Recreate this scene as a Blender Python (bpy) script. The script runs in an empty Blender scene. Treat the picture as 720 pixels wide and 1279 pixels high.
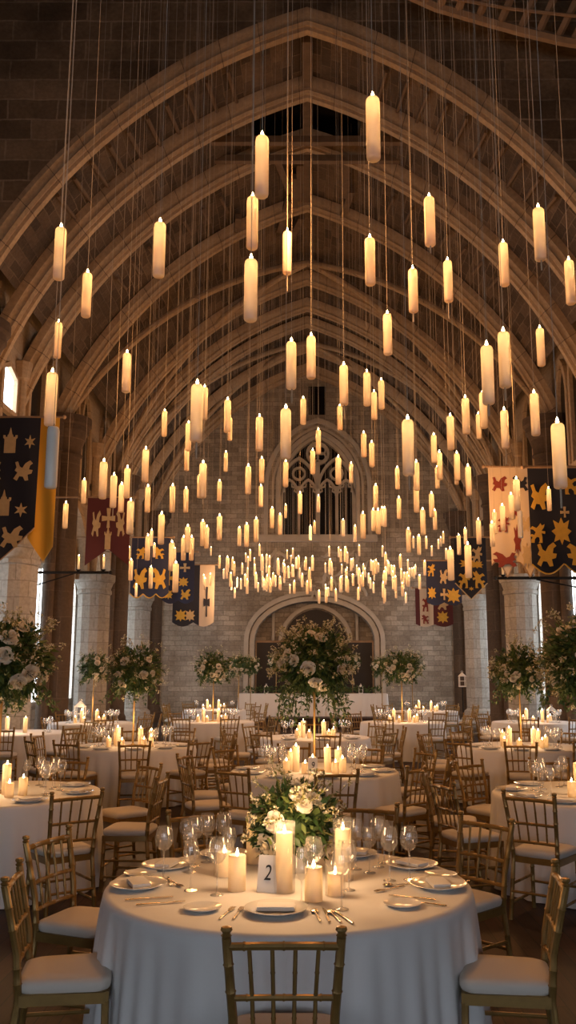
import bpy, math, random
from mathutils import Vector, Matrix
PI = math.pi
rnd = random.Random(7)
SC = bpy.context.scene
COL = SC.collection

# ------------------------------------------------------------------ camera model
F, EYE, PITCH, VPX = 1100.0, 1.80, math.radians(10.4), 384.0
CP, SP = math.cos(PITCH), math.sin(PITCH)
def at_y(px, py, Y):
    v = (639.5 - py) / F
    h = (v * CP + SP) / (CP - v * SP) * Y
    return Vector(((px - VPX) / F * (Y * CP + h * SP), Y, EYE + h))
def at_h(px, py, z):
    v = (639.5 - py) / F
    h = z - EYE
    Y = h / ((v * CP + SP) / (CP - v * SP))
    return Vector(((px - VPX) / F * (Y * CP + h * SP), Y, z))
def at_d(px, py, Z):
    v = (639.5 - py) / F
    return Vector(((px - VPX) / F * Z, Z * CP - v * Z * SP, EYE + Z * SP + v * Z * CP))
def depth(p):
    return p[1] * CP + (p[2] - EYE) * SP

cam_d = bpy.data.cameras.new('camera'); cam = bpy.data.objects.new('camera', cam_d); COL.objects.link(cam)
cam.location = (0, 0, EYE); cam.rotation_euler = (PI / 2 + PITCH, 0, 0)
cam_d.sensor_fit = 'VERTICAL'; cam_d.sensor_height = 36.0; cam_d.lens = F / 1279 * 36.0
cam_d.shift_x = -(VPX - 360) / 1279; cam_d.clip_end = 200; cam_d.clip_start = .05
SC.camera = cam

# ------------------------------------------------------------------ materials
def new_mat(name):
    m = bpy.data.materials.new(name); m.use_nodes = True
    nt = m.node_tree; nt.nodes.clear()
    out = nt.nodes.new('ShaderNodeOutputMaterial')
    return m, nt, out
def N(nt, typ, **kw):
    n = nt.nodes.new(typ)
    for k, v in kw.items():
        if k.startswith('i_'):
            n.inputs[k[2:].replace('_', ' ')].default_value = v
        else:
            setattr(n, k, v)
    return n
def c4(c): return (c[0], c[1], c[2], 1)
def plain(name, col, rough=.6, metal=0.0, var=.15, scale=12, bump=0.0, coat=0.0):
    m, nt, out = new_mat(name)
    p = N(nt, 'ShaderNodeBsdfPrincipled'); p.inputs['Roughness'].default_value = rough; p.inputs['Metallic'].default_value = metal
    p.inputs['Coat Weight'].default_value = coat
    tc = N(nt, 'ShaderNodeTexCoord'); nz = N(nt, 'ShaderNodeTexNoise'); nz.inputs['Scale'].default_value = scale; nz.inputs['Detail'].default_value = 4
    nt.links.new(tc.outputs['Object'], nz.inputs['Vector'])
    mx = N(nt, 'ShaderNodeMix', data_type='RGBA')
    mx.inputs[6].default_value = c4([c * (1 - var) for c in col]); mx.inputs[7].default_value = c4([min(1, c * (1 + var)) for c in col])
    nt.links.new(nz.outputs['Fac'], mx.inputs[0]); nt.links.new(mx.outputs[2], p.inputs['Base Color'])
    if bump:
        b = N(nt, 'ShaderNodeBump'); b.inputs['Strength'].default_value = bump; b.inputs['Distance'].default_value = .01
        nt.links.new(nz.outputs['Fac'], b.inputs['Height']); nt.links.new(b.outputs['Normal'], p.inputs['Normal'])
    nt.links.new(p.outputs[0], out.inputs[0])
    return m
def stone(name, c1, c2, mortar, bw=.6, bh=.27, ms=.012, bump=.5, stain=.5, stain_scale=.7, stain_col=(.06, .045, .03)):
    m, nt, out = new_mat(name)
    p = N(nt, 'ShaderNodeBsdfPrincipled'); p.inputs['Roughness'].default_value = .88
    tc = N(nt, 'ShaderNodeTexCoord')
    nz0 = N(nt, 'ShaderNodeTexNoise'); nz0.inputs['Scale'].default_value = 2.2; nz0.inputs['Detail'].default_value = 3
    vm = N(nt, 'ShaderNodeMix', data_type='RGBA', blend_type='LINEAR_LIGHT'); vm.inputs[0].default_value = .035
    nt.links.new(tc.outputs['UV'], nz0.inputs['Vector']); nt.links.new(tc.outputs['UV'], vm.inputs[6]); nt.links.new(nz0.outputs['Color'], vm.inputs[7])
    br = N(nt, 'ShaderNodeTexBrick'); br.inputs['Scale'].default_value = 1; br.inputs['Brick Width'].default_value = bw; br.inputs['Row Height'].default_value = bh
    br.inputs['Mortar Size'].default_value = ms; br.inputs['Mortar Smooth'].default_value = .3; br.inputs['Bias'].default_value = 0.0
    br.inputs['Color1'].default_value = c4(c1); br.inputs['Color2'].default_value = c4(c2); br.inputs['Mortar'].default_value = c4(mortar)
    nt.links.new(vm.outputs[2], br.inputs['Vector'])
    nz = N(nt, 'ShaderNodeTexNoise'); nz.inputs['Scale'].default_value = stain_scale; nz.inputs['Detail'].default_value = 8; nz.inputs['Roughness'].default_value = .65
    nt.links.new(tc.outputs['UV'], nz.inputs['Vector'])
    rp = N(nt, 'ShaderNodeValToRGB'); rp.color_ramp.elements[0].position = .42; rp.color_ramp.elements[1].position = .66
    rp.color_ramp.elements[0].color = (0, 0, 0, 1); rp.color_ramp.elements[1].color = (stain, stain, stain, 1)
    nt.links.new(nz.outputs['Fac'], rp.inputs[0])
    mx = N(nt, 'ShaderNodeMix', data_type='RGBA'); mx.inputs[7].default_value = c4(stain_col)
    nt.links.new(rp.outputs[0], mx.inputs[0]); nt.links.new(br.outputs['Color'], mx.inputs[6])
    nf = N(nt, 'ShaderNodeTexNoise'); nf.inputs['Scale'].default_value = 14; nf.inputs['Detail'].default_value = 6
    nt.links.new(tc.outputs['UV'], nf.inputs['Vector'])
    mr = N(nt, 'ShaderNodeMapRange'); mr.inputs['To Min'].default_value = .62; mr.inputs['To Max'].default_value = 1.38
    nt.links.new(nf.outputs['Fac'], mr.inputs['Value'])
    ml = N(nt, 'ShaderNodeMix', data_type='RGBA', blend_type='MULTIPLY'); ml.inputs[0].default_value = 1
    nt.links.new(mx.outputs[2], ml.inputs[6]); nt.links.new(mr.outputs[0], ml.inputs[7])
    nt.links.new(ml.outputs[2], p.inputs['Base Color'])
    ad = N(nt, 'ShaderNodeMath', operation='MULTIPLY_ADD'); ad.inputs[1].default_value = -1.0
    nt.links.new(br.outputs['Fac'], ad.inputs[0]); nt.links.new(nf.outputs['Fac'], ad.inputs[2])
    b = N(nt, 'ShaderNodeBump'); b.inputs['Strength'].default_value = bump; b.inputs['Distance'].default_value = .03
    nt.links.new(ad.outputs[0], b.inputs['Height']); nt.links.new(b.outputs['Normal'], p.inputs['Normal'])
    nt.links.new(p.outputs[0], out.inputs[0])
    return m
def emit(name, col, strength):
    m, nt, out = new_mat(name)
    e = N(nt, 'ShaderNodeEmission'); e.inputs[0].default_value = c4(col); e.inputs[1].default_value = strength
    nt.links.new(e.outputs[0], out.inputs[0]); return m
def waxmat(name, dif, tra, fac=.5):
    m, nt, out = new_mat(name)
    d = N(nt, 'ShaderNodeBsdfDiffuse'); d.inputs[0].default_value = c4(dif)
    t = N(nt, 'ShaderNodeBsdfTranslucent'); t.inputs[0].default_value = c4(tra)
    g = N(nt, 'ShaderNodeBsdfGlossy'); g.inputs['Roughness'].default_value = .35
    x = N(nt, 'ShaderNodeMixShader'); x.inputs[0].default_value = fac
    y = N(nt, 'ShaderNodeMixShader'); y.inputs[0].default_value = .05
    nt.links.new(d.outputs[0], x.inputs[1]); nt.links.new(t.outputs[0], x.inputs[2])
    nt.links.new(x.outputs[0], y.inputs[1]); nt.links.new(g.outputs[0], y.inputs[2])
    nt.links.new(y.outputs[0], out.inputs[0]); return m
def thin_glass(name, tint=(1, 1, 1), base=.07):
    m, nt, out = new_mat(name)
    t = N(nt, 'ShaderNodeBsdfTransparent'); t.inputs[0].default_value = c4(tint)
    g = N(nt, 'ShaderNodeBsdfGlossy'); g.inputs['Roughness'].default_value = .04
    lw = N(nt, 'ShaderNodeLayerWeight'); lw.inputs['Blend'].default_value = .35
    mr = N(nt, 'ShaderNodeMapRange'); mr.inputs['To Min'].default_value = base; mr.inputs['To Max'].default_value = .95
    nt.links.new(lw.outputs['Facing'], mr.inputs['Value'])
    pw = N(nt, 'ShaderNodeMath', operation='POWER'); pw.inputs[1].default_value = 1.6
    nt.links.new(lw.outputs['Facing'], pw.inputs[0]); nt.links.new(pw.outputs[0], mr.inputs['Value'])
    x = N(nt, 'ShaderNodeMixShader'); nt.links.new(mr.outputs[0], x.inputs[0])
    hz = N(nt, 'ShaderNodeBsdfTranslucent'); hz.inputs[0].default_value = (.95, .93, .9, 1); h2 = N(nt, 'ShaderNodeBsdfDiffuse'); h2.inputs[0].default_value = (.95, .93, .9, 1)
    ha = N(nt, 'ShaderNodeAddShader'); nt.links.new(hz.outputs[0], ha.inputs[0]); nt.links.new(h2.outputs[0], ha.inputs[1])
    hm = N(nt, 'ShaderNodeMixShader'); hm.inputs[0].default_value = .06; nt.links.new(t.outputs[0], hm.inputs[1]); nt.links.new(ha.outputs[0], hm.inputs[2])
    nt.links.new(hm.outputs[0], x.inputs[1]); nt.links.new(g.outputs[0], x.inputs[2]); nt.links.new(x.outputs[0], out.inputs[0]); return m
def leafmat(name, cols, trans=.25):
    m, nt, out = new_mat(name)
    geo = N(nt, 'ShaderNodeNewGeometry'); rp = N(nt, 'ShaderNodeValToRGB')
    el = rp.color_ramp.elements
    el[0].color = c4(cols[0]); el[1].color = c4(cols[-1])
    for i, c in enumerate(cols[1:-1]):
        e = el.new((i + 1) / (len(cols) - 1)); e.color = c4(c)
    nt.links.new(geo.outputs['Random Per Island'], rp.inputs[0])
    d = N(nt, 'ShaderNodeBsdfPrincipled'); d.inputs['Roughness'].default_value = .5
    t = N(nt, 'ShaderNodeBsdfTranslucent'); x = N(nt, 'ShaderNodeMixShader'); x.inputs[0].default_value = trans
    nt.links.new(rp.outputs[0], d.inputs['Base Color']); nt.links.new(rp.outputs[0], t.inputs[0])
    nt.links.new(d.outputs[0], x.inputs[1]); nt.links.new(t.outputs[0], x.inputs[2]); nt.links.new(x.outputs[0], out.inputs[0]); return m
def plankmat(name):
    m, nt, out = new_mat(name)
    p = N(nt, 'ShaderNodeBsdfPrincipled'); p.inputs['Roughness'].default_value = .55; p.inputs['Specular IOR Level'].default_value = .25
    tc = N(nt, 'ShaderNodeTexCoord')
    br = N(nt, 'ShaderNodeTexBrick'); br.inputs['Scale'].default_value = 1; br.inputs['Brick Width'].default_value = 2.1; br.inputs['Row Height'].default_value = .13
    br.inputs['Mortar Size'].default_value = .004; br.inputs['Color1'].default_value = (.05, .024, .013, 1); br.inputs['Color2'].default_value = (.026, .012, .007, 1); br.inputs['Mortar'].default_value = (.006, .004, .003, 1)
    nt.links.new(tc.outputs['UV'], br.inputs['Vector'])
    mp = N(nt, 'ShaderNodeMapping'); mp.inputs['Scale'].default_value = (2, 40, 1); nt.links.new(tc.outputs['UV'], mp.inputs[0])
    nz = N(nt, 'ShaderNodeTexNoise'); nz.inputs['Scale'].default_value = 1.5; nz.inputs['Detail'].default_value = 5; nt.links.new(mp.outputs[0], nz.inputs['Vector'])
    mr = N(nt, 'ShaderNodeMapRange'); mr.inputs['To Min'].default_value = .4; mr.inputs['To Max'].default_value = 1.6; nt.links.new(nz.outputs['Fac'], mr.inputs['Value'])
    ml = N(nt, 'ShaderNodeMix', data_type='RGBA', blend_type='MULTIPLY'); ml.inputs[0].default_value = 1
    nt.links.new(br.outputs['Color'], ml.inputs[6]); nt.links.new(mr.outputs[0], ml.inputs[7]); nt.links.new(ml.outputs[2], p.inputs['Base Color'])
    b = N(nt, 'ShaderNodeBump'); b.inputs['Strength'].default_value = .3; b.inputs['Distance'].default_value = .004
    nt.links.new(nz.outputs['Fac'], b.inputs['Height']); nt.links.new(b.outputs['Normal'], p.inputs['Normal'])
    nt.links.new(p.outputs[0], out.inputs[0]); return m
def clothmat(name, col, weave=220):
    m, nt, out = new_mat(name)
    p = N(nt, 'ShaderNodeBsdfPrincipled'); p.inputs['Roughness'].default_value = .75; p.inputs['Base Color'].default_value = c4(col)
    p.inputs['Sheen Weight'].default_value = .15
    tc = N(nt, 'ShaderNodeTexCoord'); nz = N(nt, 'ShaderNodeTexNoise'); nz.inputs['Scale'].default_value = weave; nz.inputs['Detail'].default_value = 2
    nt.links.new(tc.outputs['Object'], nz.inputs['Vector'])
    b = N(nt, 'ShaderNodeBump'); b.inputs['Strength'].default_value = .08; b.inputs['Distance'].default_value = .003
    nt.links.new(nz.outputs['Fac'], b.inputs['Height']); nt.links.new(b.outputs['Normal'], p.inputs['Normal'])
    nt.links.new(p.outputs[0], out.inputs[0]); return m

M = {}
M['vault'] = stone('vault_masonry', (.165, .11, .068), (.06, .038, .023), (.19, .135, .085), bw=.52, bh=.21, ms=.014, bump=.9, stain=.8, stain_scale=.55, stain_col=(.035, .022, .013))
M['upper'] = stone('upper_wall_masonry', (.30, .205, .125), (.15, .10, .06), (.36, .26, .17), bw=.9, bh=.4, ms=.02, stain=.8, stain_scale=.45, stain_col=(.03, .02, .012))
M['rib'] = stone('carved_rib_stone', (.49, .35, .215), (.40, .28, .17), (.2, .14, .09), bw=.8, bh=3.0, ms=.01, bump=.25, stain=.35, stain_scale=1.2, stain_col=(.16, .11, .07))
M['grey'] = stone('grey_ashlar', (.5, .455, .39), (.4, .36, .305), (.3, .265, .22), bw=.62, bh=.33, ms=.012, bump=.35, stain=.4, stain_scale=1.0, stain_col=(.19, .165, .13))
M['dark'] = stone('dark_ashlar', (.115, .074, .046), (.07, .044, .027), (.13, .09, .058), bw=.7, bh=.62, ms=.012, bump=.35, stain=.6, stain_scale=.8, stain_col=(.06, .038, .022))
M['end'] = stone('end_wall_masonry', (.54, .47, .385), (.34, .29, .23), (.30, .255, .205), bw=.46, bh=.19, ms=.014, bump=.6, stain=.7, stain_scale=.6, stain_col=(.16, .13, .1))
M['trac'] = plain('tracery_stone', (.52, .46, .38), .85, var=.25, scale=3)
M['warm'] = stone('warm_plastered_wall', (.47, .36, .25), (.4, .3, .2), (.33, .245, .165), bw=.8, bh=.45, ms=.012, bump=.25, stain=.4, stain_col=(.22, .15, .09))
M['black'] = plain('unlit_glass', (.006, .006, .007), .25, var=.1)
M['timber'] = plain('old_timber', (.32, .21, .125), .8, var=.4, scale=6, bump=.4)
M['batten'] = plain('dark_batten_timber', (.15, .098, .06), .85, var=.4, scale=6)
M['boards'] = plain('dark_boards', (.02, .013, .009), .6, var=.3, scale=5)
M['floor'] = plankmat('dark_floor_planks')
M['gold'] = plain('gold_lacquer', (.30, .175, .05), .38, metal=.45, var=.3, scale=25, bump=.05)
M['cush'] = clothmat('ivory_cushion', (.68, .6, .51), 90)
M['cloth'] = clothmat('white_tablecloth', (.8, .765, .73))
M['nap'] = clothmat('white_napkin', (.84, .8, .76), 160)
M['china'] = plain('white_china', (.82, .79, .75), .15, var=.02, coat=.5)
M['silver'] = plain('cutlery_metal', (.6, .5, .38), .22, metal=1, var=.1)
M['glass'] = thin_glass('clear_glass', (.97, .97, .97), .10)
M['vase'] = thin_glass('candle_cylinder_glass', (1, .98, .95), .03)
M['wax'] = waxmat('ivory_wax', (.9, .83, .72), (1, .74, .44), .5)
M['pwax'] = waxmat('pillar_wax', (.9, .82, .66), (1, .78, .46), .45)
M['deadwax'] = waxmat('white_wax', (.9, .85, .76), (.9, .82, .7), .15)
M['flame_and_rod'] = emit('candle_flame_and_rod', (1, .66, .33), 46)
M['wick'] = plain('wick', (.02, .015, .01), .9)
M['cord'] = plain('hanging_cord', (.5, .42, .33), .7)
M['leaf'] = leafmat('leaf_green', [(.018, .042, .014), (.035, .08, .022), (.07, .125, .032), (.13, .17, .045), (.035, .075, .026)])
M['sprig'] = leafmat('sprig_green', [(.08, .12, .03), (.2, .2, .06), (.4, .34, .15), (.14, .16, .05)])
M['garden'] = leafmat('pale_blossom', [(.65, .58, .42), (.8, .74, .6), (.5, .46, .25), (.75, .66, .5)])
M['rose'] = leafmat('white_rose_petal', [(.86, .8, .68), (.9, .86, .78), (.72, .62, .46), (.84, .76, .62)], .3)
M['navy'] = clothmat('navy_banner_cloth', (.009, .010, .022), 60)
M['blue'] = clothmat('blue_banner_cloth', (.012, .017, .052), 60)
M['red'] = clothmat('crimson_banner_cloth', (.085, .010, .010), 60)
M['cream'] = clothmat('cream_banner_cloth', (.62, .5, .37), 60)
M['yellow'] = clothmat('yellow_banner_cloth', (.62, .34, .03), 60)
M['sand'] = plain('sand_applique', (.55, .4, .21), .8, var=.2)
M['goldq'] = plain('gold_applique', (.62, .37, .05), .75, var=.2)
M['redq'] = plain('red_applique', (.2, .03, .02), .8)
M['iron'] = plain('black_iron', (.02, .016, .013), .55, metal=.6)
M['card'] = plain('white_card', (.82, .79, .75), .6, var=.02)
M['ink'] = plain('black_ink', (.012, .012, .012), .6)
M['white'] = plain('white_paint', (.78, .76, .72), .5, var=.05)
M['day'] = emit('daylight_window', (.84, .92, 1.0), 7.5)
M['day2'] = emit('daylight_entrance', (.74, .85, 1.0), 6.5)

# ------------------------------------------------------------------ mesh builder
class MB:
    def __init__(s): s.v = []; s.f = []; s.m = []; s.uv = {}
    def add(s, vs, fs, mi=0, uvs=None):
        b = len(s.v); s.v.extend([tuple(p) for p in vs])
        for k, f in enumerate(fs):
            if uvs: s.uv[len(s.f)] = [uvs[i] for i in f]
            s.f.append(tuple(b + i for i in f)); s.m.append(mi)
        return s
    def box(s, c, d, rz=0, mi=0, ry=0):
        x, y, z = d[0] / 2, d[1] / 2, d[2] / 2
        mat = Matrix.Translation(c) @ Matrix.Rotation(rz, 4, 'Z') @ Matrix.Rotation(ry, 4, 'Y')
        vs = [mat @ Vector((a * x, b * y, e * z)) for e in (-1, 1) for b in (-1, 1) for a in (-1, 1)]
        return s.add(vs, [(0, 2, 3, 1), (4, 5, 7, 6), (0, 1, 5, 4), (2, 6, 7, 3), (0, 4, 6, 2), (1, 3, 7, 5)], mi)
    def box2(s, a, b, mi=0):
        return s.box([(p + q) / 2 for p, q in zip(a, b)], [abs(q - p) for p, q in zip(a, b)], mi=mi)
    def tube(s, pts, r, n=8, mi=0, caps=True, flat=1.0):
        pts = [Vector(p) for p in pts]; k = len(pts)
        rs = r if isinstance(r, (list, tuple)) else [r] * k
        vs = []; up = None
        for i, p in enumerate(pts):
            t = (pts[min(i + 1, k - 1)] - pts[max(i - 1, 0)]).normalized()
            if up is None:
                up = Vector((0, 0, 1)) if abs(t.z) < .9 else Vector((0, 1, 0))
            a = t.cross(up).normalized(); b = a.cross(t).normalized(); up = b
            for j in range(n):
                an = 2 * PI * j / n
                vs.append(p + a * (math.cos(an) * rs[i]) + b * (math.sin(an) * rs[i] * flat))
        fs = [(i * n + j, i * n + (j + 1) % n, (i + 1) * n + (j + 1) % n, (i + 1) * n + j) for i in range(k - 1) for j in range(n)]
        if caps: fs += [tuple(range(n - 1, -1, -1)), tuple((k - 1) * n + j for j in range(n))]
        return s.add(vs, fs, mi)
    def lathe(s, prof, n=16, c=(0, 0, 0), mi=0, closed_top=True, closed_bot=True, uvscale=None):
        k = len(prof); vs = []
        for r, z in prof:
            for j in range(n):
                a = 2 * PI * j / n
                vs.append((c[0] + r * math.cos(a), c[1] + r * math.sin(a), c[2] + z))
        fs = [(i * n + j, i * n + (j + 1) % n, (i + 1) * n + (j + 1) % n, (i + 1) * n + j) for i in range(k - 1) for j in range(n)]
        b0 = len(s.f)
        s.add(vs, fs, mi)
        if uvscale:
            q = 0
            for i in range(k - 1):
                for j in range(n):
                    u0, u1 = j / n * uvscale, (j + 1) / n * uvscale
                    z0, z1 = prof[i][1], prof[i + 1][1]
                    s.uv[b0 + q] = [(u0, z0), (u1, z0), (u1, z1), (u0, z1)]; q += 1
        base = len(s.v) - len(vs)
        if closed_bot: s.f.append(tuple(base + j for j in range(n - 1, -1, -1))); s.m.append(mi)
        if closed_top: s.f.append(tuple(base + (k - 1) * n + j for j in range(n))); s.m.append(mi)
        return s
    def rows(s, rows, mi=0, loop=False, uvs=None):
        n = len(rows[0]); vs = [p for r in rows for p in r]
        fs = []
        for i in range(len(rows) - 1):
            for j in range(n if loop else n - 1):
                fs.append((i * n + j, i * n + (j + 1) % n, (i + 1) * n + (j + 1) % n, (i + 1) * n + j))
        return s.add(vs, fs, mi, [u for r in uvs for u in r] if uvs else None)
    def prism(s, poly, t0, t1, to, mi=0):
        n = len(poly)
        vs = [to(p[0], p[1], t0) for p in poly] + [to(p[0], p[1], t1) for p in poly]
        fs = [tuple(range(n)), tuple(range(2 * n - 1, n - 1, -1))] + [(i, i + n, (i + 1) % n + n, (i + 1) % n) for i in range(n)]
        return s.add(vs, fs, mi)
    def band(s, path, w0, w1, t0, t1, to, mi=0):
        """a bar of width w0 (inwards) + w1 (outwards) that follows a 2D path, from t0 to t1 across it"""
        k = len(path); secs = []
        for i, p in enumerate(path):
            a, b = path[max(i - 1, 0)], path[min(i + 1, k - 1)]
            dx, dy = b[0] - a[0], b[1] - a[1]; L = math.hypot(dx, dy) or 1
            nx, ny = -dy / L, dx / L
            o = (p[0] + nx * w1, p[1] + ny * w1); q = (p[0] - nx * w0, p[1] - ny * w0)
            secs.append([to(o[0], o[1], t0), to(q[0], q[1], t0), to(q[0], q[1], t1), to(o[0], o[1], t1)])
        s.rows(secs, mi, loop=True)
        b = len(s.v) - 4 * k
        s.f += [(b, b + 1, b + 2, b + 3), (b + 4 * k - 1, b + 4 * k - 2, b + 4 * k - 3, b + 4 * k - 4)]; s.m += [mi, mi]
        return s
    def blob(s, c, r, n=10, mi=0, sc=(1, 1, 1)):
        k = n // 2 + 1
        rows = []
        for i in range(1, k):
            ph = PI * i / k
            rows.append([(c[0] + r * sc[0] * math.sin(ph) * math.cos(2 * PI * j / n), c[1] + r * sc[1] * math.sin(ph) * math.sin(2 * PI * j / n), c[2] - r * sc[2] * math.cos(ph)) for j in range(n)])
        s.rows(rows, mi, loop=True)
        b = len(s.v) - n * (k - 1)
        s.f += [tuple(b + j for j in range(n - 1, -1, -1)), tuple(len(s.v) - n + j for j in range(n))]; s.m += [mi, mi]
        return s
    def mesh(s, name, mats, sharp=35):
        me = bpy.data.meshes.new(name); me.from_pydata(s.v, [], s.f)
        if not isinstance(mats, (list, tuple)): mats = [mats]
        for m in mats: me.materials.append(m)
        me.polygons.foreach_set('material_index', s.m)
        me.polygons.foreach_set('use_smooth', [True] * len(s.f))
        uvl = me.uv_layers.new(name='UVMap'); data = [0.0] * (2 * len(me.loops))
        for p in me.polygons:
            cu = s.uv.get(p.index)
            nx, ny, nz = abs(p.normal.x), abs(p.normal.y), abs(p.normal.z)
            for q, li in enumerate(p.loop_indices):
                if cu: u, v = cu[q]
                else:
                    co = s.v[me.loops[li].vertex_index]
                    if nz >= nx and nz >= ny: u, v = co[1], co[0]
                    elif nx >= ny: u, v = co[1], co[2]
                    else: u, v = co[0], co[2]
                data[2 * li] = u; data[2 * li + 1] = v
        uvl.data.foreach_set('uv', data)
        me.update()
        if sharp < 179: me.set_sharp_from_angle(angle=math.radians(sharp))
        return me
    def build(s, name, mats, parent=None, sharp=35, loc=None):
        o = bpy.data.objects.new(name, s.mesh(name, mats, sharp)); COL.objects.link(o)
        if parent: o.parent = parent
        if loc is not None: o.location = loc
        return o
def obj(name, me, parent=None, loc=None):
    o = bpy.data.objects.new(name, me); COL.objects.link(o)
    if parent: o.parent = parent
    if loc is not None: o.location = loc
    return o
def tag(o, label, cat, group=None):
    o['label'] = label; o['category'] = cat
    if group: o['group'] = group
    return o
def thing(name, label, cat, loc=(0, 0, 0), rz=0, group=None):
    o = bpy.data.objects.new(name, None); o.empty_display_size = .1; COL.objects.link(o)
    o.location = loc; o.rotation_euler = (0, 0, rz)
    return tag(o, label, cat, group)
def struct(o): o['kind'] = 'structure'; return o
def dup(root, loc, rz=0, label=None, group=None, scale=None):
    r = root.copy(); COL.objects.link(r); r.location = loc; r.rotation_euler = (0, 0, rz)
    if label: r['label'] = label
    if group: r['group'] = group
    if scale: r.scale = (scale, scale, scale)
    for ch in root.children:
        c = ch.copy(); COL.objects.link(c); c.parent = r
        for g in ch.children:
            d = g.copy(); COL.objects.link(d); d.parent = c
    return r
WORDN = 'first second third fourth fifth sixth seventh eighth ninth tenth eleventh twelfth thirteenth fourteenth fifteenth sixteenth seventeenth eighteenth nineteenth twentieth'.split()
def ordinal(n):
    if n < 20: return WORDN[n]
    n += 1
    tens = {2: 'twent', 3: 'thirt', 4: 'fort', 5: 'fift', 6: 'sixt'}[n // 10]
    return tens + 'ieth' if n % 10 == 0 else tens + 'y-' + WORDN[n % 10 - 1]

# ------------------------------------------------------------------ the hall
XW, YE, HALL = 6.15, 34.0, 14.4
VCX, VCY, VR, VS = -3.02, 2.13 + EYE, 10.2, .95
TH0 = math.asin((7.55 - VCY) / VR)
def varc(R, n, th0=TH0):
    """half profile from springing to apex, mirrored: list of (x, z)"""
    th1 = math.acos(3.02 / R)
    right = [(VS * (VCX + R * math.cos(th0 + (th1 - th0) * i / n)), VCY + R * math.sin(th0 + (th1 - th0) * i / n)) for i in range(n + 1)]
    left = [(-x, z) for x, z in right]
    return left[:-1] + [(0, right[-1][1])] + right[:-1][::-1]
def vault_z(x, Y):
    if Y < HALL: return 19.0
    c = (abs(x) / VS + 3.02) / (VR + .3)
    return VCY + (VR + .3) * math.sin(math.acos(min(.99, c)))

mb = MB(); mb.box2((-12, -8, -.2), (12, 36, 0)); struct(mb.build('floor', M['floor']))
mb = MB(); mb.box2((-3.4, 29.6, 0), (3.9, 33.9, .36)); struct(mb.build('floor_dais', M['floor']))

# vault webs
arc = varc(VR + .3, 22)
s_acc = [0]
for a, b in zip(arc, arc[1:]): s_acc.append(s_acc[-1] + math.hypot(b[0] - a[0], b[1] - a[1]))
mb = MB(); ys = [HALL, 15.2, 16.6, 18.7, 21, 23, 25.3, 27.4, 28.8, 31, YE]
for y0, y1 in zip(ys, ys[1:]):
    for i in range(len(arc) - 1):
        (xa, za), (xb, zb) = arc[i], arc[i + 1]
        if i < 4 or i >= len(arc) - 5: continue              # lunettes: the wall shows up to the webs
        if 16.5 < y0 < 18 and 18 < i < 25: continue          # an open gap by the ridge
        mb.add([(xa, y0, za), (xb, y0, zb), (xb, y1, zb), (xa, y1, za), (xa * 1.04, y0, za + .3), (xb * 1.04, y0, zb + .3), (xb * 1.04, y1, zb + .3), (xa * 1.04, y1, za + .3)],
               [(0, 1, 2, 3), (7, 6, 5, 4)], 0, [(y0, s_acc[i]), (y0, s_acc[i + 1]), (y1, s_acc[i + 1]), (y1, s_acc[i])] * 2)
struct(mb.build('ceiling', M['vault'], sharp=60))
mb = MB(); mb.box2((-4, 15.5, 14.75), (4, 20, 15.0)); struct(mb.build('ceiling_loft', M['boards']))

# ribs
def rib(name, Y, sc=1.0, mat=None, thin=False):
    sec = [(-.34, .62), (-.34, .36), (-.27, .30), (-.24, .2), (-.27, .15), (-.2, .07), (-.12, .09), (-.1, 0), (.1, 0), (.12, .09), (.2, .07), (.27, .15), (.24, .2), (.27, .30), (.34, .36), (.34, .62)]
    if thin: sec = [(-.16, .4), (-.16, .2), (-.1, .1), (-.06, 0), (.06, 0), (.1, .1), (.16, .2), (.16, .4)]
    paths = [varc(VR - .1 + r * sc, 20) for _, r in sec]
    n = len(paths[0]); acc = [0]
    for i in range(1, n): acc.append(acc[-1] + math.hypot(paths[0][i][0] - paths[0][i - 1][0], paths[0][i][1] - paths[0][i - 1][1]))
    rows = [[(paths[k][i][0], Y + sec[k][0] * sc, paths[k][i][1]) for k in range(len(sec))] for i in range(n)]
    uvs = [[(acc[i], .3 + k * .1) for k in range(len(sec))] for i in range(n)]
    m = MB(); m.rows(rows, 0, uvs=uvs)
    return struct(m.build(name, mat or M['rib'], sharp=50))
ribY = [(14.55, .68, 0), (16.5, .66, 0), (18.3, .66, 0), (21, .6, 0), (25.4, .62, 0), (27.4, .62, 0), (28.8, .55, 0), (31.2, .8, 1), (33.7, .7, 0)]
for k, (Y, sc, th) in enumerate(ribY): rib('trim_%d' % (k + 1), Y, sc, thin=bool(th))
# diagonal ribs of the two far bays
def diag(name, y0, y1):
    m = MB(); a = varc(VR + .02, 18); n = len(a)
    m.tube([(x, y0 + (y1 - y0) * i / (n - 1), z) for i, (x, z) in enumerate(a)], .09, 8)
    struct(m.build(name, M['rib']))
diag('trim_11', 21, 27.4); diag('trim_12', 27.4, 21); diag('trim_13', 27.4, 33.7); diag('trim_14', 33.7, 27.4)

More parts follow.
